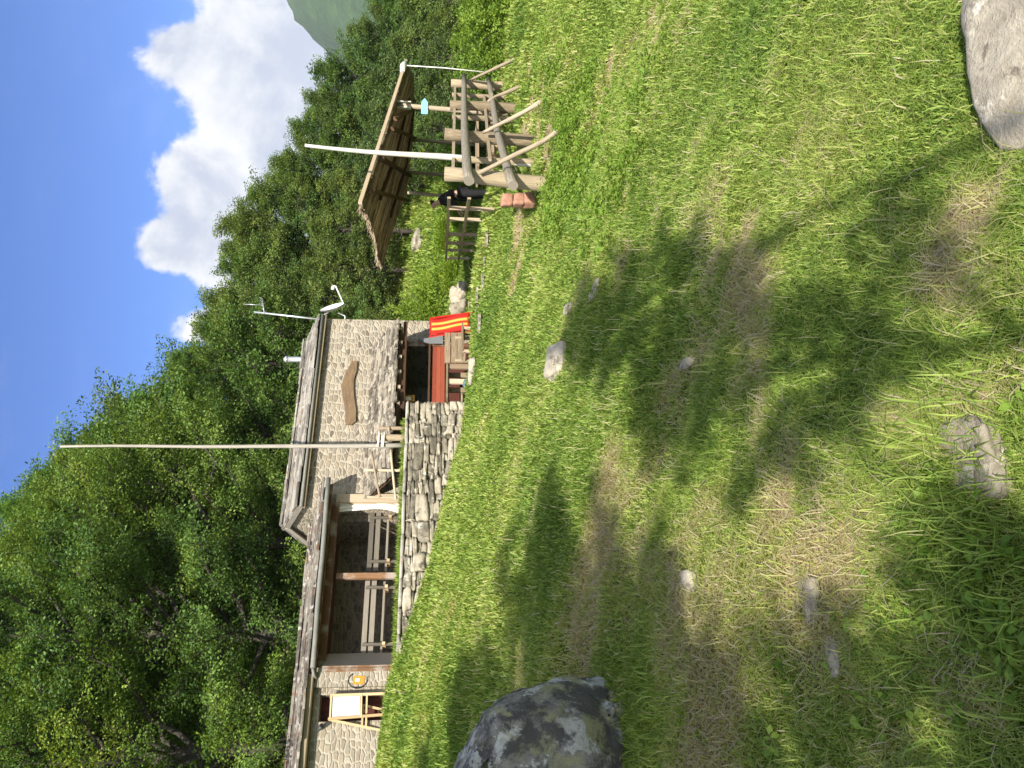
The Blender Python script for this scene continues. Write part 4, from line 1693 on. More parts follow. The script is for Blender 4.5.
# ------------------------------------------------------------------ canopy of reed mats
def canopy():
    AL, AR = P(360, 204, 15.5), P(405.6, 62, 21.5)
    CL, CR = P(380.6, 263, 21), P(413, 78, 24.8)
    f = empty('reed_canopy', (AL + AR + CL) / 3 * np.array([1, 1, 0]) + np.array([0, 0, -.5]))
    tag(f, 'sloping reed mat canopy on wooden posts above the platform', 'canopy')
    O = np.array(f.location)
    nrm = np.cross(AR - AL, CL - AL)
    nrm /= np.linalg.norm(nrm)
    if nrm[2] < 0: nrm = -nrm
    def on_plane(px, py):
        d = _dir(px, py)
        k = ((AL - EYE) @ nrm) / (d @ nrm)
        return EYE + d * k
    # uneven outline of the mats
    edge_px = [(360, 204), (366, 190), (383, 140), (398, 90), (405.6, 62), (408.5, 68), (411, 72), (413, 78), (413.5, 100), (413, 120), (412.5, 139), (409, 160), (407.5, 178), (405.5, 192), (400, 207), (394, 225), (388, 243), (384, 258), (382, 265),
               (377.5, 257), (376.5, 251), (376, 244), (374, 235), (371, 226), (367.5, 216), (364, 210)]
    ol = [on_plane(*q) for q in edge_px]
    ex = (AR - AL) / np.linalg.norm(AR - AL)
    ey = np.cross(nrm, ex)
    def mat2(name, th, off, mat, rows, seed):
        mb = MB(seed)
        pts = [np.array(((p - AL) @ ex, (p - AL) @ ey)) for p in ol]
        mb.prism([tuple(p) for p in pts], ex, ey, AL - O + nrm * off, nrm * th, .5)
        o = mb.build(name, mat, f)
        # reeds run across the mat
        uv = o.data.uv_layers[0].data
        return o
    pts2 = [np.array(((p - AL) @ ex, (p - AL) @ ey)) for p in ol]
    mb = MB(360)
    ys_ = [p[1] for p in pts2]
    y_ = min(ys_) + .02
    while y_ < max(ys_):
        xs_ = []
        for a, b in zip(pts2, pts2[1:] + pts2[:1]):
            if (a[1] - y_) * (b[1] - y_) < 0:
                xs_.append(a[0] + (b[0] - a[0]) * (y_ - a[1]) / (b[1] - a[1]))
        xs_.sort()
        wr_ = mb.rng.uniform(.035, .075)
        for x0, x1 in zip(xs_[::2], xs_[1::2]):
            x0 -= mb.rng.uniform(-.03, .16)
            x1 += mb.rng.uniform(-.03, .05)
            n_ = max(2, int((x1 - x0) / 1.2))
            t_ = mb.rng.random()
            run = [AL - O + ex * (x0 + (x1 - x0) * i / n_) + ey * (y_ + mb.rng.uniform(-.012, .012)) + nrm * mb.rng.uniform(-.018, .018) for i in range(n_ + 1)]
            mb.tube(run, wr_ * .58, 6, t_, .1)
        y_ += wr_
    mb.build('reed_mat', M['reed'], f)
    # loose reed ends hang out along the torn edges
    fr = MB(365)
    closed = ol + [ol[0]]
    for a, b in zip(closed[18:], closed[19:]):
        L_ = np.linalg.norm(b - a)
        for k in range(int(L_ / .035)):
            q = a + (b - a) * fr.rng.random()
            ln = fr.rng.uniform(.08, .32)
            d_ = -ex * ln + ey * fr.rng.uniform(-.06, .06) + nrm * fr.rng.uniform(-.10, .03)
            fr.tube([q + ex * .1 - O + nrm * .02, q + d_ - O + nrm * .02], [.009, .005], 4, None, 0, False)
    fr.build('reed_fringe', M['reededge'], f)
    # light glows through the thin reeds
    # purlins below
    def seg(a, b, w, h, name, mat, seed, drop=.05):
        mb = MB(seed)
        mb.beam(np.array(a) - O - nrm * drop, np.array(b) - O - nrm * drop, w, h, nrm)
        return mb.build(name, mat, f)
    for i, (a, b) in enumerate((((393.7, 157), (378, 197)), ((405, 163), (389, 215)), ((407, 100), (393.7, 157)), ((412, 110), (405, 163)))):
        seg(on_plane(*a), on_plane(*b), .15, .07, 'purlin', M['brownwood'], 370 + i, .05)
    for i, (a, b) in enumerate((((390, 118), (411, 107)), ((387, 128), (412, 138)), ((376, 158), (407, 176)), ((366, 190), (404, 200)))):
        seg(on_plane(*a), on_plane(*b), .09, .1, 'rafter', M['brownwood'], 380 + i, .13)
    # front edge bar with a pale bound end
    mb = MB(390)
    mb.beam(AL - O + nrm * .0 - ey * .02, AR - O + ex * .12, .055, .075, nrm)
    mb.build('front_bar', M['reededge'], f)
    mb = MB(391)
    a = AR - ex * .75
    pts = [a - O, AR - ex * .35 - O + nrm * .03, AR - O]
    mb.tube(pts, [.06, .085, .05], 10, .5, .1)
    mb.build('cloth_wrap', M['white'], f)
    # posts
    for i, (px, py, rr, m_) in enumerate(((396, 105, .062, 'palelog'), (410, 139.5, .058, 'oldwood'), (405, 172, .055, 'oldwood'), (406, 192.5, .055, 'oldwood'))):
        q = on_plane(px, py) - nrm * .05
        z = gz(q[0], q[1]) - .1
        mb = MB(400 + i)
        mb.log(np.array((q[0] - .1, q[1], z)) - O, q - O, rr * 1.1, rr, .01, 10, 5)
        p = mb.build('post', M[m_], f)
        if i == 0:
            for k in range(2):
                mb = MB(410 + k)
                sgn = (-1, 1)[k]
                mb.box(q - O + np.array((.075 * sgn, -.03, -.16)), (.015, .16, .36))
                b = mb.build('bracket', M['white'], p)
    post1 = on_plane(396, 105)
    # arrow sign nailed on the front post
    c = P(424.5, 106.5, post1[1] - .10)
    mb = MB(420)
    ol2 = [(-.20, -.085), (.12, -.085), (.23, 0), (.12, .085), (-.20, .085)]
    mb.prism(ol2, (1, 0.1, 0), (0, 0, 1), (0, 0, 0), (0, .025, 0))
    o = mb.build('arrow_sign', M['skyblue'], None, c)
    tag(o, 'pale blue blank arrow sign pointing right on the front canopy post', 'sign')
    # cord from the tip of the canopy
    a = AR - ex * .25 + nrm * -.05
    g = P(484, 72, 21.2)
    mb = MB(421)
    mb.tube([a - O, (a + g) / 2 - O + np.array((.02, 0, 0)), np.array((g[0], g[1], g[2])) - O], .014, 6)
    mb.build('cord', M['white'], f)


canopy()


def white_pole():
    b, m, t = P(538, 166, 15.0), P(470, 160, 15.0), P(305, 145, 15.0)
    b[2] = min(b[2], gz(b[0], b[1]) - .1)
    mb = MB(430)
    pts, rad = [], []
    for k in range(13):
        u = k / 12
        q = b + (t - b) * u
        pts.append(q + np.array((.025 * math.sin(u * 6), 0, 0)))
        rad.append((.078 * (1 - u) + .03 * u) * (1 if u > .30 else .62))
    mb.tube(pts, rad, 12, .5, .04)
    o = mb.build('white_pole', M['whitepole'])
    tag(o, 'white peeled trunk standing as a leaning pole before the reed canopy', 'pole')


white_pole()


def deck_table():
    q = P(490, 140, 19.5)
    z = gz(q[0], q[1])
    rz = .45
    e = empty('picnic_table', (q[0] - .2, q[1], z), rz)
    tag(e, 'weathered picnic table under the reed canopy behind the log fence', 'table')
    tp = MB(440)
    for k in range(5):
        tp.box((0, -.32 + .16 * k, .78), (1.9, .15, .045))
    tp.build('table_top', M['benchwood'], e)
    for w in (-.75, .75):
        b = MB(441)
        for k in (-1, 1):
            b.box((0, w + .075 * k, .45), (1.9, .14, .045))
        b.build('bench', M['benchwood'], e)
    for s in (-.7, .7):
        l = MB(442)
        l.beam((s, -.25, .76), (s, -.6, 0), .05, .11, (1, 0, 0))
        l.beam((s, .25, .76), (s, .6, 0), .05, .11, (1, 0, 0))
        l.beam((s, -.85, .40), (s, .85, .40), .05, .11)
        l.build('leg', M['newwood'], e)


deck_table()


# ------------------------------------------------------------------ person leaning over behind the railing
def skin_body(name, verts, edges, radii, material, parent, sub=2):
    me = bpy.data.meshes.new(name)
    me.from_pydata([tuple(map(float, v)) for v in verts], edges, [])
    o = bpy.data.objects.new(name, me)
    col.objects.link(o)
    me.materials.append(material)
    sk = o.modifiers.new('skin', 'SKIN')
    sk.use_smooth_shade = True
    for i, r in enumerate(radii):
        d = me.skin_vertices[0].data[i]
        d.radius = (r, r) if not hasattr(r, '__len__') else r
        d.use_root = (i == 0)
    ss = o.modifiers.new('sub', 'SUBSURF')
    ss.levels = ss.render_levels = sub
    o.parent = parent
    return o


def person():
    base = P(480, 194.5, 20.5)
    z = gz(base[0], base[1])
    e = empty('person', (base[0], base[1], z))
    tag(e, 'person in black clothes leaning forward behind the picket railing', 'person')
    skin = plain('skin', (.46, .29, .21), .6)
    cloth = plain('black clothing', (.012, .012, .014), .85)
    hair = plain('dark brown hair', (.035, .02, .012), .7)
    # local frame: faces -X (to the left), leaning
    hz = .92
    v = [(0, 0, hz), (-.06, 0, hz + .22), (-.16, 0, hz + .42), (-.23, 0, hz + .52), (-.28, 0, hz + .60), (-.33, 0, hz + .68), (-.34, 0, hz + .74),
         (-.18, .19, hz + .43), (-.26, .23, hz + .18), (-.42, .20, hz + .02),
         (-.18, -.19, hz + .43), (-.27, -.23, hz + .17), (-.43, -.18, hz + .0),
         (.0, .10, hz - .06), (-.02, .11, .48), (.02, .11, .07), (-.14, .12, .03),
         (.0, -.10, hz - .06), (.0, -.11, .48), (.05, -.11, .07), (-.11, -.12, .03)]
    ed = [(0, 1), (1, 2), (2, 3), (3, 4), (4, 5), (5, 6), (2, 7), (7, 8), (8, 9), (2, 10), (10, 11), (11, 12), (0, 13), (13, 14), (14, 15), (15, 16), (0, 17), (17, 18), (18, 19), (19, 20)]
    rad = [.14, .13, .145, .075, .06, .105, .075, .07, .05, .036, .07, .05, .036, .095, .062, .045, .04, .095, .062, .045, .04]
    body = skin_body('body', v, ed, rad, skin, e)
    # clothing follows the body
    vc = [v[i] for i in (0, 1, 2, 3, 7, 8, 9, 10, 11, 12)]
    ec = [(0, 1), (1, 2), (2, 3), (2, 4), (4, 5), (5, 6), (2, 7), (7, 8), (8, 9)]
    skin_body('shirt', vc, ec, [.175, .165, .185, .10, .10, .08, .05, .10, .08, .05], cloth, e)
    vt = [v[i] for i in (0, 13, 14, 15, 17, 18, 19)]
    skin_body('trousers', vt, [(0, 1), (1, 2), (2, 3), (0, 4), (4, 5), (5, 6)], [.165, .13, .10, .075, .13, .10, .075], cloth, e)
    hv = [(-.30, 0, hz + .76), (-.27, 0, hz + .70), (-.265, 0, hz + .63)]
    skin_body('hair', hv, [(0, 1), (1, 2)], [.09, .095, .06], hair, e)
    # face: nose, ears and hands
    ns = MB(450)
    hd = np.array((-.34, 0, hz + .68))
    ns.stone(hd + (-.095, 0, -.02), (.04, .03, .05), None, .5, 4)
    ns.build('nose', skin, e)
    for s in (-1, 1):
        m_ = MB(451)
        m_.stone(hd + (.01, .10 * s, -.01), (.05, .025, .065), None, .5, 4)
        m_.build('ear', skin, e)
        ey = MB(452)
        ey.stone(hd + (-.088, .035 * s, .015), (.016, .022, .014), None, .5, 4)
        ey.build('eye', M['black'], e)
    mo = MB(453)
    mo.stone(hd + (-.088, 0, -.062), (.014, .045, .012), None, .5, 4)
    mo.build('mouth', plain('lips', (.35, .14, .12), .6), e)
    for s, w in ((1, np.array(v[9])), (-1, np.array(v[12]))):
        hvv = [w, w + (-.07, 0, -.035)]
        hr = [.03, (.038, .022)]
        he = [(0, 1)]
        for k in range(4):
            b0 = w + np.array((-.085, (-.03 + .02 * k), -.045))
            L1 = (.075, .085, .08, .062)[k]
            hvv += [b0, b0 + np.array((-.5, 0, -.6)) * L1, b0 + np.array((-.45, 0, -1.2)) * L1]
            hr += [.010, .009, .008]
            n = len(hvv)
            he += [(1, n - 3), (n - 3, n - 2), (n - 2, n - 1)]
        tb = w + np.array((-.04, -.04 * s, -.03))
        hvv += [tb, tb + np.array((-.03, -.02 * s, -.035)), tb + np.array((-.05, -.015 * s, -.06))]
        hr += [.013, .011, .009]
        n = len(hvv)
        he += [(0, n - 3), (n - 3, n - 2), (n - 2, n - 1)]
        skin_body('hand', hvv, he, hr, skin, e, 1)


person()

# ------------------------------------------------------------------ trees
def leaf_cloud(sprays, rng, n_leaf, lsize, spread, tint_sd=.16):
    """sprays: array (k, 10): centre, axis, normal, tint. returns V, F, tints"""
    k = len(sprays)
    C = np.repeat(sprays[:, 0:3], n_leaf, 0)
    A = np.repeat(sprays[:, 3:6], n_leaf, 0)
    Nn = np.repeat(sprays[:, 6:9], n_leaf, 0)
    tt = np.repeat(sprays[:, 9], n_leaf)
    B = np.cross(Nn, A)
    n = len(C)
    r = np.sqrt(rng.random(n))
    th = rng.random(n) * 2 * np.pi
    a = r * np.cos(th) * spread * 1.25
    b = r * np.sin(th) * spread * .75
    h = rng.normal(0, spread * .16, n) - (r ** 2) * spread * .25
    c = C + A * a[:, None] + B * b[:, None] + Nn * h[:, None]
    # leaf axis fans outward
    la = A * (.7 + .6 * np.cos(th))[:, None] + B * (np.sin(th) * .9)[:, None] + rng.normal(0, .35, (n, 3))
    la[:, 2] -= .25
    la /= np.linalg.norm(la, axis=1)[:, None]
    ln = Nn + rng.normal(0, .55, (n, 3))
    ln -= la * (ln * la).sum(1)[:, None]
    ln /= np.linalg.norm(ln, axis=1)[:, None] + 1e-9
    lb = np.cross(ln, la)
    s = lsize * rng.uniform(.7, 1.3, n)[:, None]
    V = np.stack([c - la * s * .5, c + lb * s * .30 + ln * s * .06, c + la * s * .5 - ln * s * .08, c - lb * s * .30 + ln * s * .06], 1).reshape(-1, 3)
    F = np.arange(n * 4).reshape(n, 4)
    tint = np.clip(tt + rng.normal(0, tint_sd, n), 0, 1)
    return V, F, np.repeat(tint, 4)


def leaf_object(name, V, F, tint, mat):
    me = bpy.data.meshes.new(name)
    fast_mesh(me, V, F)
    at = me.attributes.new('tint', 'FLOAT', 'POINT')
    at.data.foreach_set('value', tint.astype(np.float32))
    me.materials.append(mat)
    o = bpy.data.objects.new(name, me)
    col.objects.link(o)
    return o


def make_tree(seed, H, Rr, base=.12, n_limb=60, n_leaf=42, lsize=.12, mat='leaf', spread=.5, thin=1.0):
    """one broadleaf tree as trunk + crown meshes (unlinked to a place yet)"""
    rng = np.random.default_rng(seed)
    mb = MB(seed)
    pts, rad = [], []
    wx, wy = rng.uniform(-.04, .04, 2) * H
    for i in range(10):
        t = i / 9
        pts.append((wx * math.sin(t * 2.5), wy * math.sin(t * 2.1 + .4) - wy * math.sin(.4), H * .93 * t - .3 * (i == 0)))
        rad.append(thin * max(.02, H * .017 * (1 - t) ** .8 + .02))
    mb.tube(pts, rad, 9, .4, .06)
    tp = np.array(pts)
    sprays = []
    ga = 2.39996
    for k in range(n_limb):
        u = (k + .5) / n_limb
        h = base + (1 - base) * (u ** .85)
        p0 = np.array([np.interp(h * 9 * .98, range(10), tp[:, j]) for j in range(3)])
        prof = (math.sin(min(1, (h - base) / (1 - base) * .92 + .16) * math.pi) ** .6) * (1 - .25 * h)
        L = max(.5, Rr * prof * rng.uniform(.72, 1.2))
        az = k * ga + rng.uniform(-.4, .4)
        el = R(rng.uniform(5, 30) + 42 * h)
        d = np.array([math.cos(az) * math.cos(el), math.sin(az) * math.cos(el), math.sin(el)])
        lp = []
        for j in range(6):
            t = j / 5
            lp.append(p0 + d * L * t + np.array([0, 0, -.12 * L * t * t]) + rng.normal(0, .035 * L, 3) * (t > 0))
        r0 = .022 * L + .012
        mb.tube(lp, [r0 * (1 - .8 * j / 5) for j in range(6)], 5, .4, 0, False)
        lp = np.array(lp)
        lt = rng.normal(.5, .13)
        def spray(c, ax, big=1.0):
            ax = ax - np.array([0, 0, rng.uniform(.15, .8)])
            ax = ax / np.linalg.norm(ax)
            nv = np.array([ax[0] * .35, ax[1] * .35, 1.0]) + rng.normal(0, .32, 3)
            nv -= ax * (nv @ ax)
            nv /= np.linalg.norm(nv)
            sprays.append(np.concatenate([c, ax, nv, [np.clip(lt + rng.normal(0, .10), 0, 1)]]))
        nsp = int(4 + L * 1.7)
        for j in range(nsp):
            t = .30 + .72 * (j + rng.random()) / nsp
            i0 = min(4, int(t * 5))
            c = lp[i0] + (lp[i0 + 1] - lp[i0]) * (t * 5 - i0)
            side = rng.choice([-1, 1])
            ax = d * .8 + np.cross(d, (0, 0, 1)) * side * rng.uniform(.2, 1.1)
            ax[2] += rng.uniform(-.25, .2)
            ax /= np.linalg.norm(ax)
            tl = rng.uniform(.15, .5) * L * (1.1 - .5 * t)
            e = c + ax * tl
            e[2] -= .1 * tl
            mb.tube([c, (c + e) / 2 + rng.normal(0, .03, 3), e], [.02, .013, .006], 4, .4, 0, False)
            for q in np.linspace(.45, 1, max(1, int(tl / .40))):
                spray(c + (e - c) * q + rng.normal(0, .08, 3), ax)
        spray(lp[-1], d)
    sprays = np.array(sprays)
    V, F, tint = leaf_cloud(sprays, rng, n_leaf, lsize, spread)
    crown = leaf_object('crown', V, F, tint, M[mat])
    trunk = mb.build('trunk', M['bark'])
    return trunk, crown


def proto(seed, **kw):
    t, c = make_tree(seed, **kw)
    return [t, c]


PROTO = {
    'tall': proto(501, H=17, Rr=5.2, base=.10, n_limb=95, n_leaf=64, lsize=.105, spread=.55),
    'tall2': proto(502, H=16, Rr=4.8, base=.12, n_limb=90, n_leaf=64, lsize=.105, spread=.55),
    'mid': proto(503, H=11, Rr=3.9, base=.06, n_limb=70, n_leaf=52, lsize=.115, spread=.5, mat='leaf_far'),
    'mid2': proto(504, H=11, Rr=3.6, base=.08, n_limb=66, n_leaf=52, lsize=.115, spread=.5),
    'small': proto(505, H=6.5, Rr=2.5, base=.05, n_limb=44, n_leaf=34, lsize=.11, spread=.42, mat='leaf_far'),
}
PROTO['shade'] = proto(506, H=9, Rr=3.1, base=.36, n_limb=40, n_leaf=50, lsize=.125, spread=.36)
PROTO['high'] = proto(507, H=11, Rr=2.3, base=.68, n_limb=22, n_leaf=46, lsize=.125, spread=.33, thin=.4)
_used = set()


def place_tree(kind, x, y, h, label, rz=0, wid=1.0, z=None, group='trees of the forest edge', name='broadleaf_tree'):
    tr, cr = PROTO[kind]
    H = {'tall': 17, 'tall2': 16, 'mid': 11, 'mid2': 11, 'small': 6.5, 'shade': 9, 'high': 11}[kind]
    e = empty(name, (x, y, gz(x, y) if z is None else z), rz)
    k = h / H
    e.scale = (k * wid, k * wid, k)
    tag(e, label, 'tree', group)
    for src in (tr, cr):
        if (kind, src.name) in _used:
            o = src.copy()
            col.objects.link(o)
        else:
            o = src
            _used.add((kind, src.name))
        o.parent = e
    return e


def forest():
    rng = random.Random(9)
    def top_at(px, py, Y):
        return P(px, py, Y)
    # (portrait column u, distance Y, top row v, kind, width, label)
    near = [
        (20, 19.5, -150, 'tall', .95, 'tall leafy tree behind the annex at the far left end of its roof'),
        (120, 21.5, -110, 'tall2', 1.0, 'tall leafy tree with dark lower branches behind the middle of the annex roof'),
        (215, 24, -60, 'tall', .95, 'tall leafy tree rising behind the gable where annex and house meet'),
        (285, 27, 0, 'tall2', .85, 'tall tree right behind the top of the bare wooden pole'),
        (338, 29, 70, 'mid2', .95, 'bushy tree behind the left part of the house roof'),
        (395, 31, 152, 'mid2', 1.0, 'bushy tree behind the chimney pipe of the house'),
        (440, 34, 182, 'mid', 1.0, 'rounded tree behind the aerial mast'),
    ]
    for (u, Y, v, kd, wd, lab) in near:
        q = P(v, 768 - u, Y)
        z0 = gz(q[0], q[1])
        h = q[2] - z0
        place_tree(kd, q[0], q[1], h, lab, rng.uniform(0, 6.28), wd)
    back = [(-40, 24, -160, 'tall'), (70, 27, -120, 'tall'), (165, 29, -90, 'tall'), (250, 32, -30, 'tall2'), (310, 35, 40, 'mid'), (365, 37, 120, 'mid'), (415, 40, 165, 'mid2'), (470, 40, 192, 'mid'), (505, 39, 205, 'mid2'), (542, 40, 208, 'mid'),
            (575, 40, 236, 'mid2'), (606, 40, 262, 'mid'), (640, 39, 283, 'mid2'), (672, 38, 296, 'mid'), (704, 36, 302, 'mid2'), (738, 36, 340, 'mid'), (770, 34, 362, 'mid2'), (800, 34, 360, 'mid'),
            (-20, 34, -140, 'tall2'), (110, 37, -100, 'tall'), (200, 40, -70, 'tall2'), (280, 43, 10, 'tall'), (450, 46, 190, 'mid'), (520, 46, 212, 'mid'), (590, 46, 258, 'mid'), (655, 45, 300, 'mid')]
    for (u, Y, v, kd) in back:
        q = P(v, 768 - u, Y)
        h = max(4.5, q[2] - gz(q[0], q[1]))
        place_tree(kd, q[0], q[1], h, 'leafy green tree in the dense forest edge behind the meadow', rng.uniform(0, 6.28), rng.uniform(.95, 1.15))
    # lower trees in front of the forest on the right
    fr = [(500, 35.5, 300, 'small'), (540, 35, 305, 'small'), (585, 34.5, 325, 'small'), (615, 33, 345, 'small'), (655, 32, 352, 'small'), (690, 31, 365, 'small'), (725, 30, 385, 'small'), (765, 29, 395, 'small'), (470, 35, 290, 'small'), (450, 33, 320, 'small'), (440, 29, 350, 'small'),
          (640, 29.5, 400, 'small'), (680, 28, 410, 'small'), (715, 27, 415, 'small'), (750, 26, 425, 'small')]
    for (u, Y, v, kd) in fr:
        q = P(v, 768 - u, Y)
        h = max(2.2, q[2] - gz(q[0], q[1]))
        place_tree(kd, q[0], q[1], h, 'low bushy tree at the foot of the forest edge', rng.uniform(0, 6.28), rng.uniform(1.0, 1.3), None, 'low trees at the forest foot')
    # trees behind the photographer that shade the lawn
    for (x, y, h, wd, kd, rz_, lab) in (
            (-5.6, -3.0, 9.5, 0.9, 'shade', 2.31, 'broad shade tree left of the camera'),
            (-2.9, -4.4, 9.6, 0.8, 'shade', 0.58, 'middle shade tree behind the camera'),
            (-1.5, -3.2, 6.4, 0.68, 'shade', 4.45, 'low shade tree close behind the camera'),
            (0.95, -5.6, 10, 0.62, 'high', 2.14, 'slender shade tree behind the camera on the right'),
            (-8.6, -2, 9, 1.0, 'shade', 4.88, 'outermost shade tree left of the camera'),
            (0.45, -4.3, 7.0, 0.75, 'high', 0.05, 'small slender shade tree right behind the camera'),
            (-1.3, -9.0, 11.8, 0.8, 'high', 2.14, 'tallest shade tree behind the camera'),
            (-.55, -4.3, 4.7, .95, 'high', 2.1, 'lowest shade tree just behind the camera'),
    ):
        place_tree(kd, x, y, h, lab, rz_, wd, None, 'shade trees behind the camera')


forest()


def make_bush(seed, size, n_spray, n_leaf, lsize, mat, loc, label, spread=.3, group=None, name='bush', stems=6):
    rng = np.random.default_rng(seed)
    e = empty(name, loc)
    tag(e, label, 'bush', group)
    sp = []
    for k in range(n_spray):
        d = rng.normal(0, 1, 3)
        d /= np.linalg.norm(d)
        d[2] = abs(d[2]) * 1.0
        r = rng.uniform(.55, 1.05) * (1 + .22 * math.sin(d[0] * 5 + seed) * math.sin(d[1] * 4 + 1))
        c = d * np.array(size) * r
        ax = d + rng.normal(0, .4, 3)
        ax /= np.linalg.norm(ax)
        nv = np.array([0, 0, 1.0]) + rng.normal(0, .5, 3)
        nv -= ax * (nv @ ax)
        nv /= np.linalg.norm(nv)
        sp.append(np.concatenate([c, ax, nv, [np.clip(rng.normal(.5, .16), 0, 1)]]))
    V, F, tint = leaf_cloud(np.array(sp), rng, n_leaf, lsize, spread)
    o = leaf_object('foliage', V, F, tint, M[mat])
    o.parent = e
    mb = MB(seed)
    for k in range(stems):
        an = k * 2.4
        mb.log((.05 * math.cos(an), .05 * math.sin(an), -.1), (size[0] * .6 * math.cos(an), size[1] * .6 * math.sin(an), size[2] * .7), .025, .008, .05, 6, 4)
    mb.build('stem', M['bark'], e)
    return e


def bushes():
    lab = {0: 'bright green bush beyond the far end of the log fence', 1: 'tall bright bush at the far right end of the meadow', 2: 'bright bush between the canopy posts behind the platform'}
    items = [((478, 45, 24), (1.9, 1.5, 1.7), 'bushleaf', 'bright green bush beyond the far end of the log fence'),
             ((490, 12, 22), (1.9, 1.4, 1.5), 'bushleaf', 'bright green bush at the right edge of the meadow crest'),
             ((485, -30, 22), (2.0, 1.5, 1.7), 'bushleaf', 'bright green bush just outside the right edge of the meadow'),
             ((465, 90, 26), (1.6, 1.4, 1.5), 'leaf', 'dark green bush behind the platform below the canopy tip'),
             ((463, 125, 27), (1.8, 1.4, 1.5), 'leaf_far', 'dark bush behind the middle of the platform'),
             ((455, 155, 27.5), (1.6, 1.4, 1.4), 'bushleaf', 'light green bush seen between the canopy posts'),
             ((448, 185, 28), (1.6, 1.3, 1.2), 'bushleaf', 'light green bush behind the leaning person'),
             ((448, 212, 29), (1.0, .9, .45), 'bushleaf', 'light green bush on the slope left of the canopy'),
             ((446, 238, 30), (.9, .8, .35), 'bushleaf', 'low green bush on the slope above the picket railing'),
             ((432, 300, 29), (1.3, 1.1, .7), 'bushleaf', 'broad light green bush on the slope right of the house'),
             ((425, 318, 28), (1.5, 1.3, 1.5), 'bushleaf', 'green bush touching the right corner of the house'),
             ((448, 275, 27.5), (.7, .6, .4), 'bushleaf', 'small green bush above the rock pile')]
    for i, (q, sz, m_, lab) in enumerate(items):
        p = P(*q)
        z = gz(p[0], p[1]) - .1
        make_bush(600 + i, sz, 260, 34, .085, m_, (p[0], p[1], z), lab, .26, 'bushes around the meadow edge')
    q = P(411, 240, 34)
    rock('rock', 'grey rock outcrop on the green slope left of the canopy', (q[0], q[1], gz(q[0], q[1])), (1.1, .8, .5), M['drystone'], 260, .4, (.2, 0), 8, .12, 3, None, .3)


bushes()


# ------------------------------------------------------------------ grass
def blades(xy, z, h, w, lean, tint, rng, wide=False):
    n = len(xy)
    az = rng.random(n) * 2 * np.pi
    d = np.stack([np.cos(az), np.sin(az), np.zeros(n)], 1)
    s = np.stack([-np.sin(az), np.cos(az), np.zeros(n)], 1)
    tw = rng.normal(0, .5, n)
    s = s + d * tw[:, None]
    s /= np.linalg.norm(s, axis=1)[:, None]
    b = np.concatenate([xy, z[:, None]], 1)
    up = np.array([0, 0, 1.0])
    mid = b + d * (h * lean * .32)[:, None] + up * (h * .58)[:, None]
    tip = b + d * (h * lean)[:, None] + up * (h * (1.0 - .45 * np.minimum(lean, 1.4)))[:, None]
    hw = (w / 2)[:, None]
    V = np.stack([b - s * hw, b + s * hw, mid + s * hw * .85, mid - s * hw * .85, tip + s * hw * .12, tip - s * hw * .12], 1).reshape(-1, 3)
    i = np.arange(n)[:, None] * 6
    F = np.concatenate([i + np.array([[0, 1, 2, 3]]), i + np.array([[3, 2, 4, 5]])], 1).reshape(-1, 4)
    return V, F, np.repeat(tint, 6)


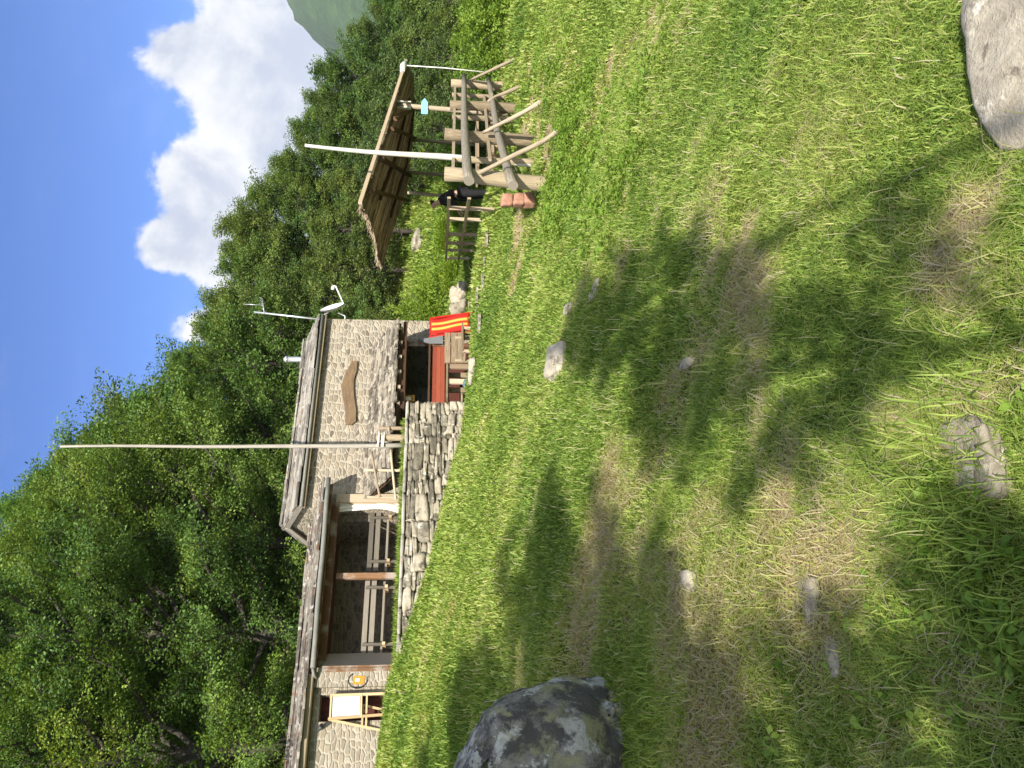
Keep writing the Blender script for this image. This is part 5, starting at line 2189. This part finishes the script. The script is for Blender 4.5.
def make_grass():
    rng = np.random.default_rng(77)
    VV, FF, TT = [], [], []
    off = 0
    # rings by distance: (r0, r1, count, blade height, blade width)
    rings = [(1.1, 2.6, 130000, .042, .0034), (2.6, 4.2, 130000, .050, .0050), (4.2, 7, 130000, .060, .0080), (7, 11, 115000, .072, .0125), (11, 17, 90000, .085, .020), (17, 27, 60000, .12, .034), (27, 42, 75000, .20, .06)]
    for (r0, r1, n, hh, ww) in rings:
        r = np.sqrt(rng.random(n) * (r1 * r1 - r0 * r0) + r0 * r0)
        th = (rng.random(n) - .5) * 2 * R(37)
        if r0 < 2:
            th = (rng.random(n) - .5) * 2 * R(42)
        x, y = r * np.sin(th), r * np.cos(th)
        # clumping
        c = fbm(x * 5, y * 5, 31, 3)
        dr = dryness(x, y)
        s, w = sw(x, y)
        ok = ~((s > 3.9) & (s < 10.3) & (w < 2.12)) & ~((s > 10.3) & (w < 1.0)) & ~((s > -.2) & (s < 4.2) & (w < .5))
        ok &= ~((s < 5) & (s > -.1) & (w < .1) & (w > -3.2))
        keep = rng.random(n) < np.clip(1.05 - .62 * np.clip((dr - .3) / .6, 0, 1), .25, 1)
        ok &= keep & (rng.random(n) < .45 + 1.1 * c)
        x, y, c, dr, r = x[ok], y[ok], c[ok], dr[ok], r[ok]
        z = ground(x, y) - .006
        n2 = len(x)
        patch = fbm(x * .8, y * .8, 55, 4)
        h = hh * rng.uniform(.55, 1.35, n2) * (.55 + 1.0 * c) * (1 - .35 * dr) * (.75 + .6 * patch)
        tall = rng.random(n2) < .02
        h = np.where(tall, h * 1.7, h)
        wv = ww * rng.uniform(.7, 1.35, n2)
        lean = rng.uniform(.25, 1.25, n2) + .35 * dr
        lean = np.where(dr > .45, lean * 1.5, lean)
        tint = np.clip(.28 + (patch - .5) * .8 + rng.normal(.02, .17, n2) + np.clip(dr - .15, 0, 1) * .75 + (rng.random(n2) < .06) * .35 + .07 * np.clip((5 - r) / 2, 0, 1) * (rng.random(n2) < .6), 0, 1)
        V, F, t = blades(np.stack([x, y], 1), z, h, wv, lean, tint, rng)
        VV.append(V); FF.append(F + off); TT.append(t)
        off += len(V)
    # straw lying in the dry patches, and thin dead stalks
    n = 150000
    r = np.sqrt(rng.random(n) * (7.5 ** 2 - 1.2) + 1.2)
    th = (rng.random(n) - .5) * 2 * R(40)
    x, y = r * np.sin(th), r * np.cos(th)
    dr = dryness(x, y)
    ok = rng.random(n) < np.clip((dr - .2) * .7, .010, .5)
    x, y, r = x[ok], y[ok], r[ok]
    n2 = len(x)
    V, F, t = blades(np.stack([x, y], 1), ground(x, y) + rng.uniform(.0, .02, n2), rng.uniform(.03, .085, n2), .0022 + .0007 * r, rng.uniform(1.5, 2.6, n2), np.clip(rng.normal(.88, .14, n2), .5, 1), rng)
    VV.append(V); FF.append(F + off); TT.append(t); off += len(V)
    n = 2600
    r = np.sqrt(rng.random(n) * (9 ** 2 - 1.4) + 1.4)
    th = (rng.random(n) - .5) * 2 * R(40)
    x, y = r * np.sin(th), r * np.cos(th)
    V, F, t = blades(np.stack([x, y], 1), ground(x, y), rng.uniform(.08, .20, n), .0016 + .0007 * r, rng.uniform(.1, .9, n), np.clip(rng.normal(.74, .14, n), .3, 1), rng)
    VV.append(V); FF.append(F + off); TT.append(t); off += len(V)
    # tufts of longer grass close to the camera and round the rocks
    spots = [(900, 440, 60, .20), (940, 430, 60, .18), (850, 470, 40, .14), (985, 440, 50, .18), (1010, 480, 50, .18), (960, 530, 50, .16), (1000, 560, 60, .16), (1015, 620, 50, .17), (980, 380, 40, .14), (930, 350, 40, .12),
             (900, 560, 40, .12), (870, 380, 36, .10), (1000, 330, 50, .14), (960, 690, 40, .13), (1000, 720, 50, .14), (920, 640, 40, .13), (650, 665, 60, .14), (660, 690, 60, .15), (640, 640, 40, .10), (655, 730, 60, .15),
             (610, 700, 40, .12), (940, 60, 30, .10), (965, 100, 30, .10), (1000, 130, 40, .09), (840, 320, 30, .10), (780, 440, 30, .10), (790, 600, 36, .10), (690, 380, 30, .10), (720, 420, 40, .11), (760, 600, 30, .1),
             (870, 120, 40, .09), (820, 60, 40, .09), (780, 180, 40, .09), (900, 200, 40, .09), (720, 80, 40, .1), (660, 140, 40, .1), (620, 340, 40, .11), (560, 395, 40, .12), (575, 335, 30, .1)]
    X, Y, HH, W = [], [], [], []
    for (px, py, n, h) in spots:
        q = ground_at(px, py)
        dist = math.hypot(q[0], q[1])
        h = h * .8
        X += list(q[0] + rng.normal(0, .055 + .01 * dist, n)); Y += list(q[1] + rng.normal(0, .06 + .012 * dist, n))
        HH += list(h * rng.uniform(.6, 1.3, n)); W += list(np.full(n, .0038 + .0007 * dist))
    X, Y, HH, W = map(np.array, (X, Y, HH, W))
    V, F, t = blades(np.stack([X, Y], 1), ground(X, Y) - .005, HH, W, rng.uniform(.3, 1.1, len(X)), np.clip(rng.normal(.34, .14, len(X)), 0, 1), rng)
    VV.append(V); FF.append(F + off); TT.append(t); off += len(V)
    # grass on top of the wall's edge and along its foot
    def strip(n, s0, s1, w0, w1, zf, h0):
        s = rng.uniform(s0, s1, n); w = rng.uniform(w0, w1, n)
        xy = (C0[None, :2] + T[None, :2] * s[:, None] + N[None, :2] * w[:, None])
        z = zf(xy)
        return blades(xy, z, h0 * rng.uniform(.5, 1.5, n), np.full(n, .02), rng.uniform(.2, .9, n), np.clip(rng.normal(.32, .12, n), 0, 1), rng)
    for args in ((3500, 4.3, 10.0, 1.35, 1.74, lambda q: np.full(len(q), 2.31), .17), (2600, 4.0, 10.2, 2.12, 2.5, lambda q: ground(q[:, 0], q[:, 1]) - .01, .09), (2600, 9.2, 14, 1.25, 2.3, lambda q: ground(q[:, 0], q[:, 1]) - .01, .16)):
        V, F, t = strip(*args)
        VV.append(V); FF.append(F + off); TT.append(t); off += len(V)
    V, F, t = np.concatenate(VV), np.concatenate(FF), np.concatenate(TT)
    o = leaf_object('grass', V, F, t, M['grass'])
    tag(o, 'short meadow grass with dry straw coloured patches', 'grass', None, 'stuff')


make_grass()


def make_weeds():
    """broad leaved ground plants, mostly below the log fence"""
    rng = np.random.default_rng(88)
    sp = []
    def patch(px, py, rx, ry, n, lift=.05):
        q = ground_at(px, py)
        x, y = q[0] + rng.normal(0, rx, n), q[1] + rng.normal(0, ry, n)
        z = ground(x, y)
        for a, b, c in zip(x, y, z):
            az = rng.random() * 6.28
            ax = np.array([math.cos(az), math.sin(az), .3]); ax /= np.linalg.norm(ax)
            nv = np.array([0, 0, 1.0]) + rng.normal(0, .35, 3)
            nv -= ax * (nv @ ax); nv /= np.linalg.norm(nv)
            sp.append(np.concatenate([[a, b, c + rng.uniform(.3, 1) * lift], ax, nv, [np.clip(rng.normal(.5, .15), 0, 1)]]))
    big = []
    for (px, py, rx, ry, n, l) in ((565, 165, .45, .5, 60, .16), (575, 190, .4, .5, 60, .15), (560, 200, .35, .5, 40, .13), (590, 175, .4, .4, 50, .14), (570, 130, .4, .5, 40, .15), (600, 210, .4, .5, 40, .12), (585, 110, .5, .5, 50, .14), (560, 60, .5, .6, 40, .14), (548, 30, .6, .7, 40, .14),
                                   (625, 180, .35, .4, 36, .1), (640, 110, .4, .4, 36, .1)):
        patch(px, py, rx, ry, n, l)
    V, F, t = leaf_cloud(np.array(sp), rng, 26, .052, .14)
    n0 = len(V)
    sp = []
    for (px, py, rx, ry, n, l) in ((960, 600, .12, .12, 26, .04), (1000, 640, .1, .1, 22, .04), (930, 560, .1, .1, 20, .03), (985, 590, .08, .08, 18, .04), (870, 640, .1, .12, 20, .03), (760, 740, .15, .2, 26, .04), (880, 720, .12, .15, 20, .03), (650, 240, .25, .3, 26, .05), (1005, 440, .06, .06, 10, .03), (1000, 580, .08, .08, 16, .05)):
        patch(px, py, rx * 1.3, ry * 1.3, n // 2, l)
    V2, F2, t2 = leaf_cloud(np.array(sp), rng, 12, .034, .05)
    o = leaf_object('weeds', np.concatenate([V, V2]), np.concatenate([F, F2 + n0]), np.concatenate([t, t2]), M['weed'])
    tag(o, 'low broad leaved weeds among the grass', 'weeds', None, 'stuff')


make_weeds()
